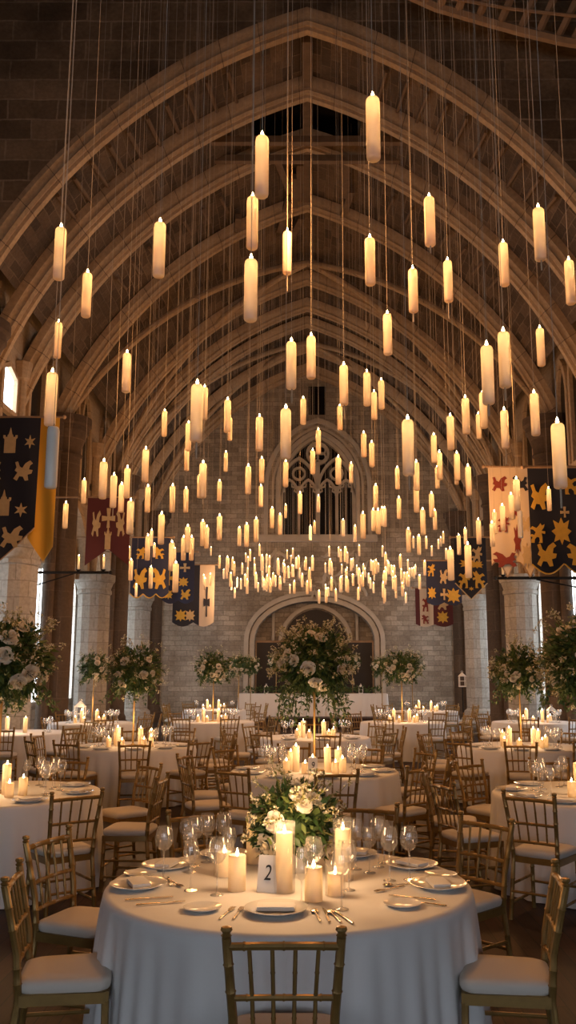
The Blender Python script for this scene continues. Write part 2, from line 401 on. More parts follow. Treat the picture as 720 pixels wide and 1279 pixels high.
# wall above the first arch
ex = varc(VR + .22, 22)
mb = MB()
for (xa, za), (xb, zb) in zip(ex, ex[1:]):
    mb.add([(xa, HALL - .1, za), (xb, HALL - .1, zb), (xb, HALL - .1, 21), (xa, HALL - .1, 21)], [(0, 1, 2, 3)])
    mb.add([(xa, HALL + .2, za), (xb, HALL + .2, zb), (xb, HALL + .2, 21), (xa, HALL + .2, 21)], [(3, 2, 1, 0)])
for sg in (-1, 1): mb.box2((sg * ex[-1][0], HALL - .1, 0), (sg * 12, HALL + .2, 21))
struct(mb.build('wall_crossing', M['upper']))
for sg, nm in ((-1, 'west'), (1, 'east')):
    mb = MB(); mb.box2((sg * 10, -8, 0), (sg * 10.4, HALL, 21)); struct(mb.build('wall_' + nm + '_front', M['upper']))
mb = MB(); mb.box2((-10.4, -8, 21), (10.4, HALL + .3, 21.3)); struct(mb.build('ceiling_crossing', M['boards']))
mb = MB(); mb.box2((-10.4, -8.3, 0), (10.4, -8, 21)); struct(mb.build('wall_rear', M['upper']))
for k, x in enumerate((-5.6, 0, 5.6)):
    mb = MB(); mb.box2((x - 1.5, -8, .7), (x + 1.5, -7.9, 3.7), 0)
    for q in (-1.5, -.5, .5, 1.5): mb.box2((x + q - .06, -7.95, .7), (x + q + .06, -7.78, 3.7), 1)
    for z in (.7, 1.7, 2.7, 3.7): mb.box2((x - 1.56, -7.95, z - .06), (x + 1.56, -7.8, z + .06), 1)
    struct(mb.build('window_%d' % (20 + k), [M['day2'], M['grey']]))

# arch helpers
def arch2d(cx, hw, zs, rise, n=10):
    if rise >= hw:
        R = (hw * hw + rise * rise) / (2 * hw); c0 = cx - hw + R
        a1 = math.atan2(rise, cx - c0)
        left = [(c0 + R * math.cos(PI + (a1 - PI) * i / n), zs + R * math.sin(PI + (a1 - PI) * i / n)) for i in range(n + 1)]
        return left + [(2 * cx - x, z) for x, z in left[:-1][::-1]]
    return [(cx - hw * math.cos(PI * i / (2 * n)), zs + rise * math.sin(PI * i / (2 * n))) for i in range(2 * n + 1)]

# arcade walls, piers, shafts
SH = [14.9, 21.0, 27.5]
PI_Y = [11.6, 17.9, 24.6, 31.0]
def arcade(sg, nm):
    pts = [14.9, 17.9, 21, 24.6, 27.5, 31, 34.0]
    mb = MB(); X0, X1 = sg * XW, sg * (XW + .75)
    to = lambda y, z, t: (X0 + (X1 - X0) * t, y, z)
    ztop = 10.4
    for a, b in zip(pts, pts[1:]):
        cy, hw = (a + b) / 2, (b - a) / 2 - .48
        ar = arch2d(cy, hw, 4.35, 1.75, 8)
        edge = [(a, ar[0][1])] + ar + [(b, ar[-1][1])]
        for (ya, za), (yb, zb) in zip(edge, edge[1:]):
            mb.add([to(ya, za, 0), to(yb, zb, 0), to(yb, ztop, 0), to(ya, ztop, 0)], [(0, 1, 2, 3)])
            mb.add([to(ya, za, 1), to(yb, zb, 1), to(yb, ztop, 1), to(ya, ztop, 1)], [(3, 2, 1, 0)])
            mb.add([to(ya, za, 0), to(yb, zb, 0), to(yb, zb, 1), to(ya, za, 1)], [(0, 1, 2, 3)])
    struct(mb.build('wall_' + nm, M['warm'], sharp=60))
    m2 = MB()
    for a, b in zip(pts, pts[1:]):
        cy, hw = (a + b) / 2, (b - a) / 2 - .48
        m2.band(arch2d(cy, hw, 4.35, 1.75, 8), 0, .22, -.14, .0, to)
        m2.band(arch2d(cy, hw, 4.35, 1.75, 8), .1, .0, .25, .75, to)
    struct(m2.build('trim_arcade_' + nm, M['rib'], sharp=40))
    # aisle
    XA = 8.9
    mb = MB(); mb.box2((sg * XA, HALL, 0), (sg * (XA + .4), 36, 9)); struct(mb.build('wall_aisle_' + nm, M['grey']))
    mb = MB(); mb.box2((sg * XW, HALL, 6.9), (sg * (XA + .4), 36, 7.1)); struct(mb.build('ceiling_aisle_' + nm, M['boards']))
    for k, (y, z0, z1, w) in enumerate(((16.4, 1.0, 5.6, 1.3), (20.6, 1.0, 5.6, 1.3), (24.8, .9, 5.6, 1.4), (29, .9, 5.6, 1.4), (32.6, .9, 5.6, 1.4))):
        m3 = MB(); to3 = lambda yy, zz, t: (sg * (XA - t), yy, zz)
        ar = arch2d(y, w / 2, z1 - 1.2, 1.2, 6)
        poly = [(y - w / 2, z0)] + ar + [(y + w / 2, z0)]
        m3.prism(poly, .0, .03, to3, 0)
        m3.band(poly, 0, .2, 0, .16, to3, 1)
        m3.box2((sg * (XA - .12), y - w / 2 - .2, z0 - .15), (sg * XA, y + w / 2 + .2, z0), 1)
        m3.box2((sg * (XA - .1), y - .04, z0), (sg * XA, y + .04, z1), 1)
        struct(m3.build('window_%d' % ((1 if sg < 0 else 6) + k), [M['day'], M['grey']]))
    mb = MB(); mb.box2((sg * XW, 35.6, 0), (sg * (XA + .4), 36, 9)); struct(mb.build('wall_aisle_end_' + nm, M['grey']))
    # upper openings, dark lancets between the ribs
    for k, (y, w, z0, z1) in enumerate(((16.3, .8, 6.5, 9.3), (19.0, .9, 6.5, 9.3), (20.15, .6, 6.5, 9.1), (22.1, .8, 6.5, 9.3), (23.4, .8, 6.5, 9.3), (25.7, .8, 6.5, 9.3), (26.8, .6, 6.5, 9.1), (29.2, .9, 6.5, 9.3), (32.2, .9, 6.5, 9.3))):
        m4 = MB(); to4 = lambda yy, zz, t: (sg * (XW - t), yy, zz)
        poly = [(y - w / 2, z0)] + arch2d(y, w / 2, z1 - .8, .8, 6) + [(y + w / 2, z0)]
        m4.prism(poly, -.02, .015, to4, 0); m4.band(poly, 0, .14, 0, .1, to4, 1)
        m4.box2((sg * (XW - .14), y - w / 2 - .16, z0 - .12), (sg * XW, y + w / 2 + .16, z0), 1)
        struct(m4.build('window_%d' % ((30 if sg < 0 else 60) + k), [M['black'], M['rib']]))
    # nave shafts (compound)
    for k, y in enumerate(SH + [34.0]):
        mb = MB(); x = sg * 5.95
        prof = [(.5, 0), (.5, .35), (.42, .42), (.42, .5), (.37, .6), (.37, 7.0), (.43, 7.04), (.39, 7.12), (.40, 7.25), (.5, 7.55), (.56, 7.62), (.56, 7.75), (.62, 7.8), (.62, 7.98), (.5, 8.0)]
        mb.lathe(prof, 16, (x, y, 0), uvscale=2.1)
        for dy in (-.42, .42):
            mb.lathe([(.2, 0), (.2, .35), (.13, .5), (.13, 7.05), (.17, 7.08), (.14, 7.15), (.2, 7.55), (.24, 7.62), (.24, 7.8), (.1, 7.82)], 10, (x + sg * .1, y + dy, 0), uvscale=.9)
        struct(mb.build('pillar_%s_%d' % (nm, k + 1), M['dark'], sharp=40))
    for k, y in enumerate([17.9, 24.6, 31.0]):
        mb = MB(); x = sg * (XW - .2)
        prof = [(.66, 0), (.66, .3), (.56, .38), (.54, .55), (.45, .62), (.45, 3.95), (.49, 3.98), (.49, 4.06), (.46, 4.1), (.54, 4.3), (.58, 4.34), (.58, 4.5), (.45, 4.52)]
        mb.lathe(prof, 12, (x, y, 0), uvscale=3.1)
        struct(mb.build('pillar_%s_%d' % (nm, k + 11), M['grey'], sharp=28))
        mb = MB(); xx = sg * (XW - .08)
        mb.lathe([(.12, 4.5), (.12, 7.9), (.17, 7.95), (.22, 8.3), (.1, 8.32)], 10, (xx, y, 0), uvscale=.8)
        struct(mb.build('pillar_%s_%d' % (nm, k + 21), M['rib']))
arcade(-1, 'west'); arcade(1, 'east')

# end wall with window, slit and arched recess
mb = MB(); T = .6
to = lambda x, z, t: (x, YE + t, z)
def wall_col(x0, x1, z0, z1): mb.box2((x0, YE, z0), (x1, YE + T, z1))
def arch_col(cx, hw, z0, zs, rise, ztop, x0, x1):
    wall_col(x0, cx - hw, z0, ztop); wall_col(cx + hw, x1, z0, ztop)
    ar = arch2d(cx, hw, zs, rise, 10)
    for (xa, za), (xb, zb) in zip(ar, ar[1:]):
        mb.add([to(xa, za, 0), to(xb, zb, 0), to(xb, ztop, 0), to(xa, ztop, 0)], [(0, 1, 2, 3)])
        mb.add([to(xa, za, 0), to(xb, zb, 0), to(xb, zb, T), to(xa, za, T)], [(0, 1, 2, 3)])
RC, WC = .28, .42
arch_col(RC, 2.3, 0, 3.05, 1.5, 6.5, -7, 7)
wall_col(-7, 7, 6.5, 7.1)
arch_col(WC, 1.5, 7.1, 9.05, 2.15, 12.0, -7, 7)
wall_col(-7, .05, 12, 15); wall_col(.75, 7, 12, 15); wall_col(.05, .75, 13.3, 15)
struct(mb.build('wall_end', M['end'], sharp=60))
mb = MB(); mb.box2((.05, YE + .35, 12), (.75, YE + .4, 13.3)); struct(mb.build('window_51', M['black']))
mb = MB(); mb.box2((-1.2, YE + .4, 7.0), (2.0, YE + .45, 11.4), 0)
win = struct(mb.build('window_50', M['black']))
mb = MB(); tw = lambda x, z, t: (x, YE + t, z)
op = [(WC - 1.5, 7.1)] + arch2d(WC, 1.5, 9.05, 2.15, 10) + [(WC + 1.5, 7.1)]
mb.band(op, .0, .16, -.12, .1, tw)
big = [(WC - 1.95, 7.1)] + arch2d(WC, 1.95, 9.05, 2.6, 12) + [(WC + 1.95, 7.1)]
mb.band(big, .0, .16, -.22, 0, tw)
mid = [(WC - 1.72, 7.1)] + arch2d(WC, 1.72, 9.05, 2.38, 12) + [(WC + 1.72, 7.1)]
mb.band(mid, .0, .10, -.08, .0, tw); mb.band(op, .13, 0, .12, .4, tw)
mb.box2((WC - 2.3, YE - .3, 6.85), (WC + 2.3, YE + .1, 7.1))
for x, w, zt in ((WC, .17, 10.1), (WC - .75, .11, 9.1), (WC + .75, .11, 9.1)):
    mb.box2((x - w / 2, YE + .1, 7.1), (x + w / 2, YE + .34, zt))
for cx in (WC - .75, WC + .75):
    mb.band(arch2d(cx, .72, 9.0, 1.25, 8), .05, .06, .1, .32, tw)
    for q in (-.375, .375):
        mb.band(arch2d(cx + q, .35, 8.75, .62, 6), .04, .05, .12, .3, tw)
        for sg in (-1, 1):
            mb.band([(cx + q + sg * .33, 8.85), (cx + q + sg * .2, 8.92), (cx + q + sg * .23, 9.06), (cx + q + sg * .1, 9.1), (cx + q + sg * .09, 9.22)], .03, .03, .14, .28, tw)
    ring = [(cx + .24 * math.cos(2 * PI * i / 16), 9.62 + .24 * math.sin(2 * PI * i / 16)) for i in range(17)]
    mb.band(ring, .04, .04, .12, .3, tw)
mb.band([(WC + .42 * math.cos(2 * PI * i / 20), 10.45 + .42 * math.sin(2 * PI * i / 20)) for i in range(21)], .05, .05, .1, .32, tw)
for k in range(4):
    a = PI / 4 + k * PI / 2
    mb.band([(WC + .2 * math.cos(a) + .17 * math.cos(2 * PI * i / 10), 10.45 + .2 * math.sin(a) + .17 * math.sin(2 * PI * i / 10)) for i in range(11)], .025, .025, .14, .28, tw)
struct(mb.build('window_50_tracery', M['trac'], sharp=40))
# weathered carved relief under the window
mb = MB(); r2 = random.Random(3)
for k in range(26):
    x, z = r2.uniform(-1.6, 2.3), r2.uniform(4.9, 6.55)
    pts = []; a = r2.uniform(0, 6)
    for i in range(7):
        pts.append((x, YE - .03, z)); a += r2.uniform(-.9, .9); x += .13 * math.cos(a); z = min(6.6, max(4.75, z + .13 * math.sin(a)))
    mb.tube(pts, [.03, .06, .07, .06, .07, .05, .02], 6)
struct(mb.build('trim_60', M['trac']))
mb = MB()
for w, d in ((2.3, -.12), (2.52, -.2)):
    mb.band([(RC - w, .0)] + arch2d(RC, w, 3.05, 1.5 + (w - 2.3), 12) + [(RC + w, .0)], 0, .17, d, .02, tw)
mb.band([(RC - .13, 4.6), (RC, 4.95), (RC + .13, 4.6)], .05, .05, -.3, 0, tw)
struct(mb.build('trim_61', M['trac'], sharp=40))
mb = MB(); mb.box2((-2.3, YE + 1.0, 0), (2.9, YE + 1.1, 5.2)); struct(mb.build('wall_recess', M['end']))
mb = MB()
for sg in (-1, 1): mb.box2((RC + sg * 2.3, YE + .5, 0), (RC + sg * 2.5, YE + 1.1, 5.2))
mb.box2((-2.3, YE + .5, 4.7), (2.9, YE + 1.1, 4.8)); struct(mb.build('wall_recess_side', M['end']))
mb = MB(); mb.prism([(RC - 1.25, 2.9)] + arch2d(RC + .05, 1.25, 2.95, 1.35, 8) + [(RC + 1.3, 2.9)], .92, .98, tw); struct(mb.build('recess_shade_1', M['boards']))  # flat dark panel put in for the shade within the inner arch
mb = MB(); mb.band([(RC - 1.3, 2.0)] + arch2d(RC + .05, 1.3, 2.95, 1.4, 8) + [(RC + 1.4, 2.0)], 0, .16, .75, .98, tw)
mb.box2((RC + 1.62, YE + .7, 2.4), (RC + 1.72, YE + .95, 4.3)); mb.box2((RC - 1.66, YE + .7, 2.4), (RC - 1.56, YE + .95, 4.3))
struct(mb.build('trim_62', M['trac'], sharp=40))
for sg in (-1, 1):
    s = thing('dark_screen', 'dark panelled screen in the %s half of the arched recess' % ('left-side' if sg < 0 else 'right-side'), 'screen', (RC + sg * 1.45, YE + .45, 0), 0, 'screens in the arched recess')
    m = MB(); m.box2((-.78, -.04, .36), (.78, .04, 3.0)); m.build('panel', M['boards'], s)
    m = MB(); m.box2((-.84, -.06, 0), (-.78, .06, 3.06)); m.box2((.78, -.06, 0), (.84, .06, 3.06)); m.box2((-.78, -.06, 2.98), (.78, .06, 3.06)); m.build('frame', M['timber'], s)

# small lit window of the clerestory on the near west wall
p = at_y(16, 494, 17.3)
mb = MB(); to5 = lambda yy, zz, t: (-XW + t, yy, zz)
poly = [(16.75, 7.1), (16.75, 7.8), (17.1, 7.95), (17.55, 7.8), (17.55, 7.1)]
mb.prism(poly, .0, .03, to5, 0); mb.band(poly + [poly[0]], 0, .12, 0, .12, to5, 1)
struct(mb.build('window_52', [M['day'], M['rib']]))

# battens along the back of the first and third arches, and the timber lattice high in the east
def battens(nm, Y, th_list, R0, ln):
    m = MB()
    for th in th_list:
        for sg in (-1, 1):
            a = (sg * VS * (VCX + R0 * math.cos(th)), Y, VCY + R0 * math.sin(th))
            R1 = R0 + .12; t2 = th + .015
            b = (sg * VS * (VCX + R1 * math.cos(t2)), Y + ln, VCY + R1 * math.sin(t2))
            m.tube([a, b], .04, 5)
    struct(m.build(nm, M['batten']))
battens('trim_70', 15.1, [math.radians(40 + 2.6 * i) for i in range(10)], VR + .14, 1.2)
battens('trim_71', 19.2, [math.radians(42 + 3 * i) for i in range(7)], VR + .16, 1.0)
mb = MB(); rl = [at_y(x, y, 13.6) for x, y in ((505, -10), (545, 8), (600, 24), (650, 38), (700, 50), (760, 60))]
rl.append(Vector((10.0, 13.6, rl[-1].z + (rl[-1].z - rl[-2].z) / (rl[-1].x - rl[-2].x) * (10.0 - rl[-1].x))))
mb.tube(rl, .09, 6)
for x in (5.3, 5.9, 6.5, 7.1, 7.7, 8.3, 8.9):
    z = rl[-2].z + (rl[-1].z - rl[-2].z) * (x - rl[-2].x) / (10.0 - rl[-2].x); mb.tube([(x, 13.6, z), (x + .5, 13.2, z + .9), (x + 1.0, 12.9, z + 1.9)], .07, 5)
for x, y, dx, dy in ((531, 3, 4, -20), (550, 9, 8, -24), (572, 15, 10, -28), (598, 23, 14, -36), (624, 31, 19, -44), (650, 37, 22, -50), (672, 43, 24, -54), (696, 49, 28, -56), (715, 52, 32, -60)):
    a = at_y(x, y, 13.6); b = at_y(x + dx, y + dy, 13.2); c = at_y(x + dx * 2.2, y + dy * 2.2, 12.9); mb.tube([a, b, c], .07, 5)
mb.tube([at_y(560, -3, 13.3), at_y(640, 11, 13.3), at_y(720, 20, 13.3)], .03, 5)
struct(mb.build('trim_72', M['timber']))
# ridge timbers
mb = MB(); mb.box2((-.1, 15, 13.72), (.1, 21, 13.9))
for k in range(9):
    x = r2.uniform(-2.4, 2.4); mb.box((x, r2.uniform(18.9, 22.6), vault_z(x, 20) - .25), (.16, 1.6, .14), rz=r2.uniform(-.3, .3))
for y in (17.2, 17.9): mb.box2((-2.6, y, 13.05), (2.6, y + .14, 13.2))
struct(mb.build('trim_73', M['batten']))

# ------------------------------------------------------------------ flames and candles
def flame_mesh(name, h, r, core, cr):
    m = MB(); m.lathe([(r * .5, 0), (r, h * .25), (r * .8, h * .5), (r * .35, h * .8), (.0006, h)], 7)
    if core: m.lathe([(cr * .22, -core), (cr * .42, -core * .5), (cr, -core * .16), (cr * .9, -.002)], 5)  # glowing rod added inside the wax so the body shines through
    return m.mesh(name, M['flame_and_rod'])
CL = .32
def wax_tube(L, r, bottom=True):
    m = MB(); prof = [(r * .75, 0), (r * .95, .006), (r, .014), (r, L - .026), (r * .93, L - .012), (r * .72, L - .003), (.006, L)]
    m.lathe(prof, 14, closed_top=False); return m
wax_me = wax_tube(CL, .033).mesh('wax_body', M['wax'], 60)
hf_me = flame_mesh('flame_and_rod', .034, .0085, CL * .86, .0023)
cm = MB(); cm.tube([(0, 0, 0), (0, 0, 1)], .0019, 4, caps=False); cord_me = cm.mesh('hanging_cord', M['cord'])
tm = MB(); tm.tube([(0, 0, 0), (0, 0, -1)], .003, 4); tail_me = tm.mesh('tail_cord', M['cord'])

BIG = [(467,105,200),(327,155,246),(315,234,311),(313,311,401),(359,280,342),(463,287,356),(538,235,307),(676,248,325),(631,294,357),(517,327,390),(561,317,377),(714,316,380),
(73,273,349),(198,266,346),(107,332,396),(71,396,447),(62,456,532),(157,434,490),(485,384,443),(677,403,457),(632,404,484),(611,421,505),(670,484,544),(701,518,610),(364,418,486),
(389,412,473),(430,449,506),(245,470,552),(255,478,524),(205,509,545),(284,494,540),(287,518,550),(324,515,563),(357,502,573),(379,493,530),(425,503,537),(459,459,507),(468,485,524),
(477,470,511),(511,515,594),(583,491,542),(564,514,562),(605,484,535),(599,513,548),(632,506,560),(181,556,602),(128,571,623),(141,589,634),(158,580,622),(151,601,640),(104,596,629),(162,621,667),(81,625,660)]
MIDC = [(235,524,563),(233,556,588),(184,604,640),(215,603,640),(232,607,640),(201,638,680),(189,660,682),(184,666,700),(214,674,713),(234,654,690),(229,668,700),(218,683,703),(219,700,740),(163,697,725),(188,706,735),(239,668,700),
(282,562,589),(327,569,603),(326,604,633),(310,578,617),(253,573,622),(249,590,622),(274,598,626),(274,641,675),(253,648,682),(258,655,685),(299,657,682),(308,652,683),(320,645,677),(340,632,660),(350,640,668),(357,629,647),(375,613,642),
(357,573,608),(398,533,567),(391,559,592),(423,567,605),(439,576,603),(455,537,571),(465,549,583),(470,603,635),(398,617,640),(388,655,675),(393,650,667),(406,656,667),(429,647,670),(444,655,677),(454,638,673),(467,634,663),(473,634,667),(478,632,657),
(521,573,613),(543,539,578),(550,561,599),(547,580,610),(572,562,600),(571,576,605),(586,578,619),(497,581,611),(499,619,648),(521,603,640),(540,613,646),(529,633,668),(544,635,662),(647,594,638),(640,614,649),(629,628,663),(619,636,667),(616,650,683),(687,607,638),(599,646,680),(582,658,680),(574,666,693),(586,676,722),(564,682,725),(511,658,690),(517,670,685),(524,667,693),(481,632,658)]
rc = random.Random(21); SMALL = []
while len(SMALL) < 172:
    Y = rc.uniform(17, 31)
    if rc.random() < .78: px = 268 + 252 * rc.random()
    elif rc.random() < .5: px = rc.gauss(205, 25)
    else: px = rc.gauss(548, 22)
    px = round(px / 24) * 24 + rc.gauss(0, 7) if rc.random() < .75 else px
    py = rc.triangular(672, 742, 712) if 262 < px < 526 else rc.triangular(655, 735, 690)
    SMALL.append((px, py, py + F * CL / Y))
LEVELS = [(0, 345, 'among the nearest arches'), (345, 470, 'below the middle vault arches'), (470, 560, 'level with the end window tip'), (560, 632, 'level with the end window lancets')]
proto = None; lev = {}
def candle_at(px, pt, pb, label, group, lit=True):
    global proto
    hpx = pb - pt
    Z = F * (CL + .03) / (hpx * 1.0)
    p = at_d(px, pb, Z)
    if proto is None:
        t = thing('hanging_candle', label, 'candle', p, 0, group)
        obj('wax_body', wax_me, t); obj('flame_and_rod', hf_me, t, (0, 0, CL + .0)); c = obj('hanging_cord', cord_me, t, (0, 0, CL + .03)); c.scale = (1, 1, 5)
        proto = t
    else: t = dup(proto, p, 0, label, group)
    top = vault_z(p.x, p.y) - .05
    for c in t.children:
        n = c.name.split('.')[0]
        if n == 'hanging_cord': c.scale = (1, 1, max(.2, top - p.z - CL - .03))
    return t
rows = []
for px, pt, pb in BIG + MIDC:
    for k, (a, b, nm) in enumerate(LEVELS):
        if a <= pt < b: rows.append((k, px, pt, pb)); break
    else: rows.append((9, px, pt, pb))
rt = random.Random(5)
for k, (a, b, nm) in enumerate(LEVELS):
    rr = sorted([r for r in rows if r[0] == k], key=lambda r: r[1])
    for i, r in enumerate(rr):
        t = candle_at(r[1], r[2], r[3], 'lit hanging candle %s, %s from the left-side wall' % (nm, ordinal(i)), 'hanging candles ' + nm)
        if r[3] - r[2] > 44 and rt.random() < .55:
            c = obj('tail_cord', tail_me, t, (rt.uniform(-.004, .004), 0, .002)); c.scale = (1.6, 1.6, rt.uniform(.05, .14))
for r in [r for r in rows if r[0] == 9]:
    candle_at(r[1], r[2], r[3], 'small lit candle hanging in the swarm just below the end window sill', 'hanging candles just under the window sill')
for r in SMALL:
    candle_at(r[0], r[1], r[2], 'tiny lit candle in the dense far swarm above the arched recess', 'hanging candles in the far swarm')
# the two that are not lit
dead = wax_tube(.34, .033).mesh('wax_body', M['deadwax'], 60)
for px, pt, pb, lb in ((63, 530, 610, 'unlit white tube candle hanging in front of the yellow banner tail'), (651, 637, 672, 'unlit white candle hanging in front of the cream banner')):
    Z = F * .34 / (pb - pt); p = at_d(px, pb, Z)
    t = thing('hanging_candle', lb, 'candle', p)
    obj('wax_body', dead, t); c = obj('hanging_cord', cord_me, t, (0, 0, .34)); c.scale = (1, 1, vault_z(p.x, p.y) - p.z - .4)
    m = MB(); m.tube([(0, 0, .33), (.003, 0, .355)], .002, 5); m.build('wick', M['wick'], t)

# pillar candles for the tables: a unit candle per height
def pillar_mesh(h, r):
    m = MB(); m.lathe([(r * .98, 0), (r, .004), (r, h - .006), (r * .95, h), (r * .82, h - .004), (r * .7, h - .012), (.004, h - .014)], 18, closed_top=False)
    return m.mesh('wax_body', M['pwax'], 50)
def pflame(h): return flame_mesh('flame_and_rod', .036, .0085, h * .8, .0022)
PROT = {}
def pillar(loc, h, r, label, group=None, jar=False):
    key = (round(h, 3), round(r, 3), jar)
    if key not in PROT:
        t = thing('pillar_candle', label, 'candle', loc, 0, group)
        obj('wax_body', pillar_mesh(h, r), t); obj('flame_and_rod', pflame(h), t, (0, 0, h - .004))
        m = MB(); m.tube([(0, 0, h - .016), (0, 0, h + .004)], .0015, 5); m.build('wick', M['wick'], t)
        if jar:
            m = MB(); R = r + .012; m.lathe([(R, 0), (R, h + .05)], 20, closed_top=False); m.build('glass_cylinder', M['vase'], t)
        PROT[key] = t; return t
    return dup(PROT[key], loc, 0, label, group)

# ------------------------------------------------------------------ chairs
def bamboo(m, pts, r, rings=4, n=8):
    """a turned bamboo bar with joints"""
    pts = [Vector(p) for p in pts]; P, R = [], []
    segs = len(pts) - 1
    for i in range(segs):
        a, b = pts[i], pts[i + 1]
        for k in range(rings + 1):
            t = k / rings
            c = a.lerp(b, t); d = (b - a).normalized() * .006
            if 0 < k < rings: P += [c - d, c, c + d]; R += [r, r * 1.22, r]
            else: P.append(c); R.append(r)
    m.tube(P, R, n)
CHM = {}
def chair_meshes():
    m = MB()
    def sq(s, z, rr=.06, n=5):
        out = []
        for cx, cy, a0 in ((1, 1, 0), (-1, 1, 90), (-1, -1, 180), (1, -1, 270)):
            for k in range(n):
                a = math.radians(a0 + 90 * k / (n - 1)); wx = .198 if cy > 0 else .182
                out.append(((wx * s - rr) * cx + rr * math.cos(a), (.2 * s - rr) * cy + rr * math.sin(a), z))
        return out
    rows = [sq(.97, .452), sq(1.0, .465), sq(1.01, .482), sq(.98, .497), sq(.86, .507), sq(.5, .512)]
    m.rows([r[::1] for r in rows], 0, loop=True); n = len(rows[0])
    m.f.append(tuple((len(rows) - 1) * n + j for j in range(n))); m.m.append(0); m.f.append(tuple(range(n - 1, -1, -1))); m.m.append(0)
    CHM['seat_cushion'] = [(m.mesh('seat_cushion', M['cush'], 60))]
    m = MB(); m.box2((-.19, .165, .405), (.19, .195, .45)); m.box2((-.175, -.195, .405), (.175, -.165, .45))
    for s in (-1, 1): m.box((s * .178, 0, .4275), (.028, .36, .045), rz=s * -.03)
    m.box2((-.18, -.18, .44), (.18, .18, .453))
    CHM['seat_frame'] = [m.mesh('seat_frame', M['gold'])]
    CHM['leg'] = []; CHM['back_post'] = []
    for s in (-1, 1):
        m = MB(); bamboo(m, [(s * .18, .18, .41), (s * .185, .19, 0)], .0165, 4); CHM['leg'].append(m.mesh('leg', M['gold']))
        m = MB(); bamboo(m, [(s * .19, -.235, 0), (s * .172, -.185, .43), (s * .178, -.20, .62), (s * .2, -.262, .9)], .0165, 3)
        m.lathe([(.012, 0), (.02, .008), (.013, .016), (.021, .026), (.018, .036), (.004, .04)], 8, (s * .2, -.262, .898)); CHM['back_post'].append(m.mesh('back_post', M['gold']))
    def yb(z): return -.20 - (z - .62) / .28 * .062 if z > .62 else -.185 - (z - .43) / .19 * .015
    def xb(z): return .178 + (z - .62) / .28 * .022 if z > .62 else .172 + (z - .43) / .19 * .006
    CHM['back_rail'] = []
    for z, r in ((.868, .014), (.69, .011), (.555, .011)):
        m = MB(); X = xb(z); bamboo(m, [(-X, yb(z), z), (-X * .4, yb(z) - .008, z + .004), (X * .4, yb(z) - .008, z + .004), (X, yb(z), z)], r, 2); CHM['back_rail'].append(m.mesh('back_rail', M['gold']))
    CHM['spindle'] = []
    for q in (-.6, -.2, .2, .6):
        m = MB(); bamboo(m, [(q * xb(.555), yb(.555) - .005, .555), (q * xb(.69), yb(.69) - .005, .69), (q * xb(.868) * 1.02, yb(.868) - .006, .868)], .0075, 2, 6); CHM['spindle'].append(m.mesh('spindle', M['gold']))
    CHM['stretcher'] = []
    for a, b in (((-.184, .187, .2), (.184, .187, .2)), ((-.182, -.22, .2), (.182, -.22, .2)), ((-.182, -.21, .25), (-.182, .185, .25)), ((.182, -.21, .25), (.182, .185, .25)), ((-.184, -.22, .12), (-.184, .188, .12)), ((.184, -.22, .12), (.184, .188, .12))):
        m = MB(); bamboo(m, [a, b], .010, 3, 6); CHM['stretcher'].append(m.mesh('stretcher', M['gold']))
chair_meshes()
first_chair = None
def merged_chair():
    m = MB()
    for k, v in CHM.items():
        if k == 'seat_cushion': continue
        for me in v: m.add([x.co for x in me.vertices], [tuple(p.vertices) for p in me.polygons])
    return m.mesh('frame', M['gold'])
far_frame = merged_chair(); far_first = None
SEATED = []
def chair(x, y, rz, label, group, z=0, far=False):
    global first_chair, far_first
    if any(math.hypot(x - a, y - b) < .55 for a, b in SEATED): return
    SEATED.append((x, y))
    if far:
        if far_first is None:
            t = thing('banquet_chair', label, 'chair', (x, y, z), rz, group); obj('seat_cushion', CHM['seat_cushion'][0], t); obj('frame', far_frame, t)
            far_first = t; return t
        return dup(far_first, (x, y, z), rz, label, group)
    if first_chair is None:
        t = thing('banquet_chair', label, 'chair', (x, y, z), rz, group)
        for k, v in CHM.items():
            for me in v: obj(k, me, t)
        first_chair = t; return t
    return dup(first_chair, (x, y, z), rz, label, group)
CLOCK = ['three', 'two', 'one', 'twelve', 'eleven', 'ten', 'nine', 'eight', 'seven', 'six', 'five', 'four']
def clock(a): return CLOCK[int(round((a % 360) / 30)) % 12] + " o'clock"
TABLES = {}
def ring_chairs(key, angs, rb=1.24, far=False):
    c, desc = TABLES[key][0], TABLES[key][1]
    for a in angs:
        if isinstance(a, tuple): a, r = a
        else: r = rb + rnd.uniform(-.04, .06)
        t = math.radians(a + rnd.uniform(-2, 2)); x, y = c[0] + r * math.cos(t), c[1] + r * math.sin(t)
        rz = math.atan2(-math.sin(t), -math.cos(t)) - PI / 2 + math.radians(rnd.uniform(-6, 6))
        chair(x, y, rz, 'gold spindle-back chair at %s of %s' % (clock(a), desc), 'gold chairs around the banquet tables', far=far)

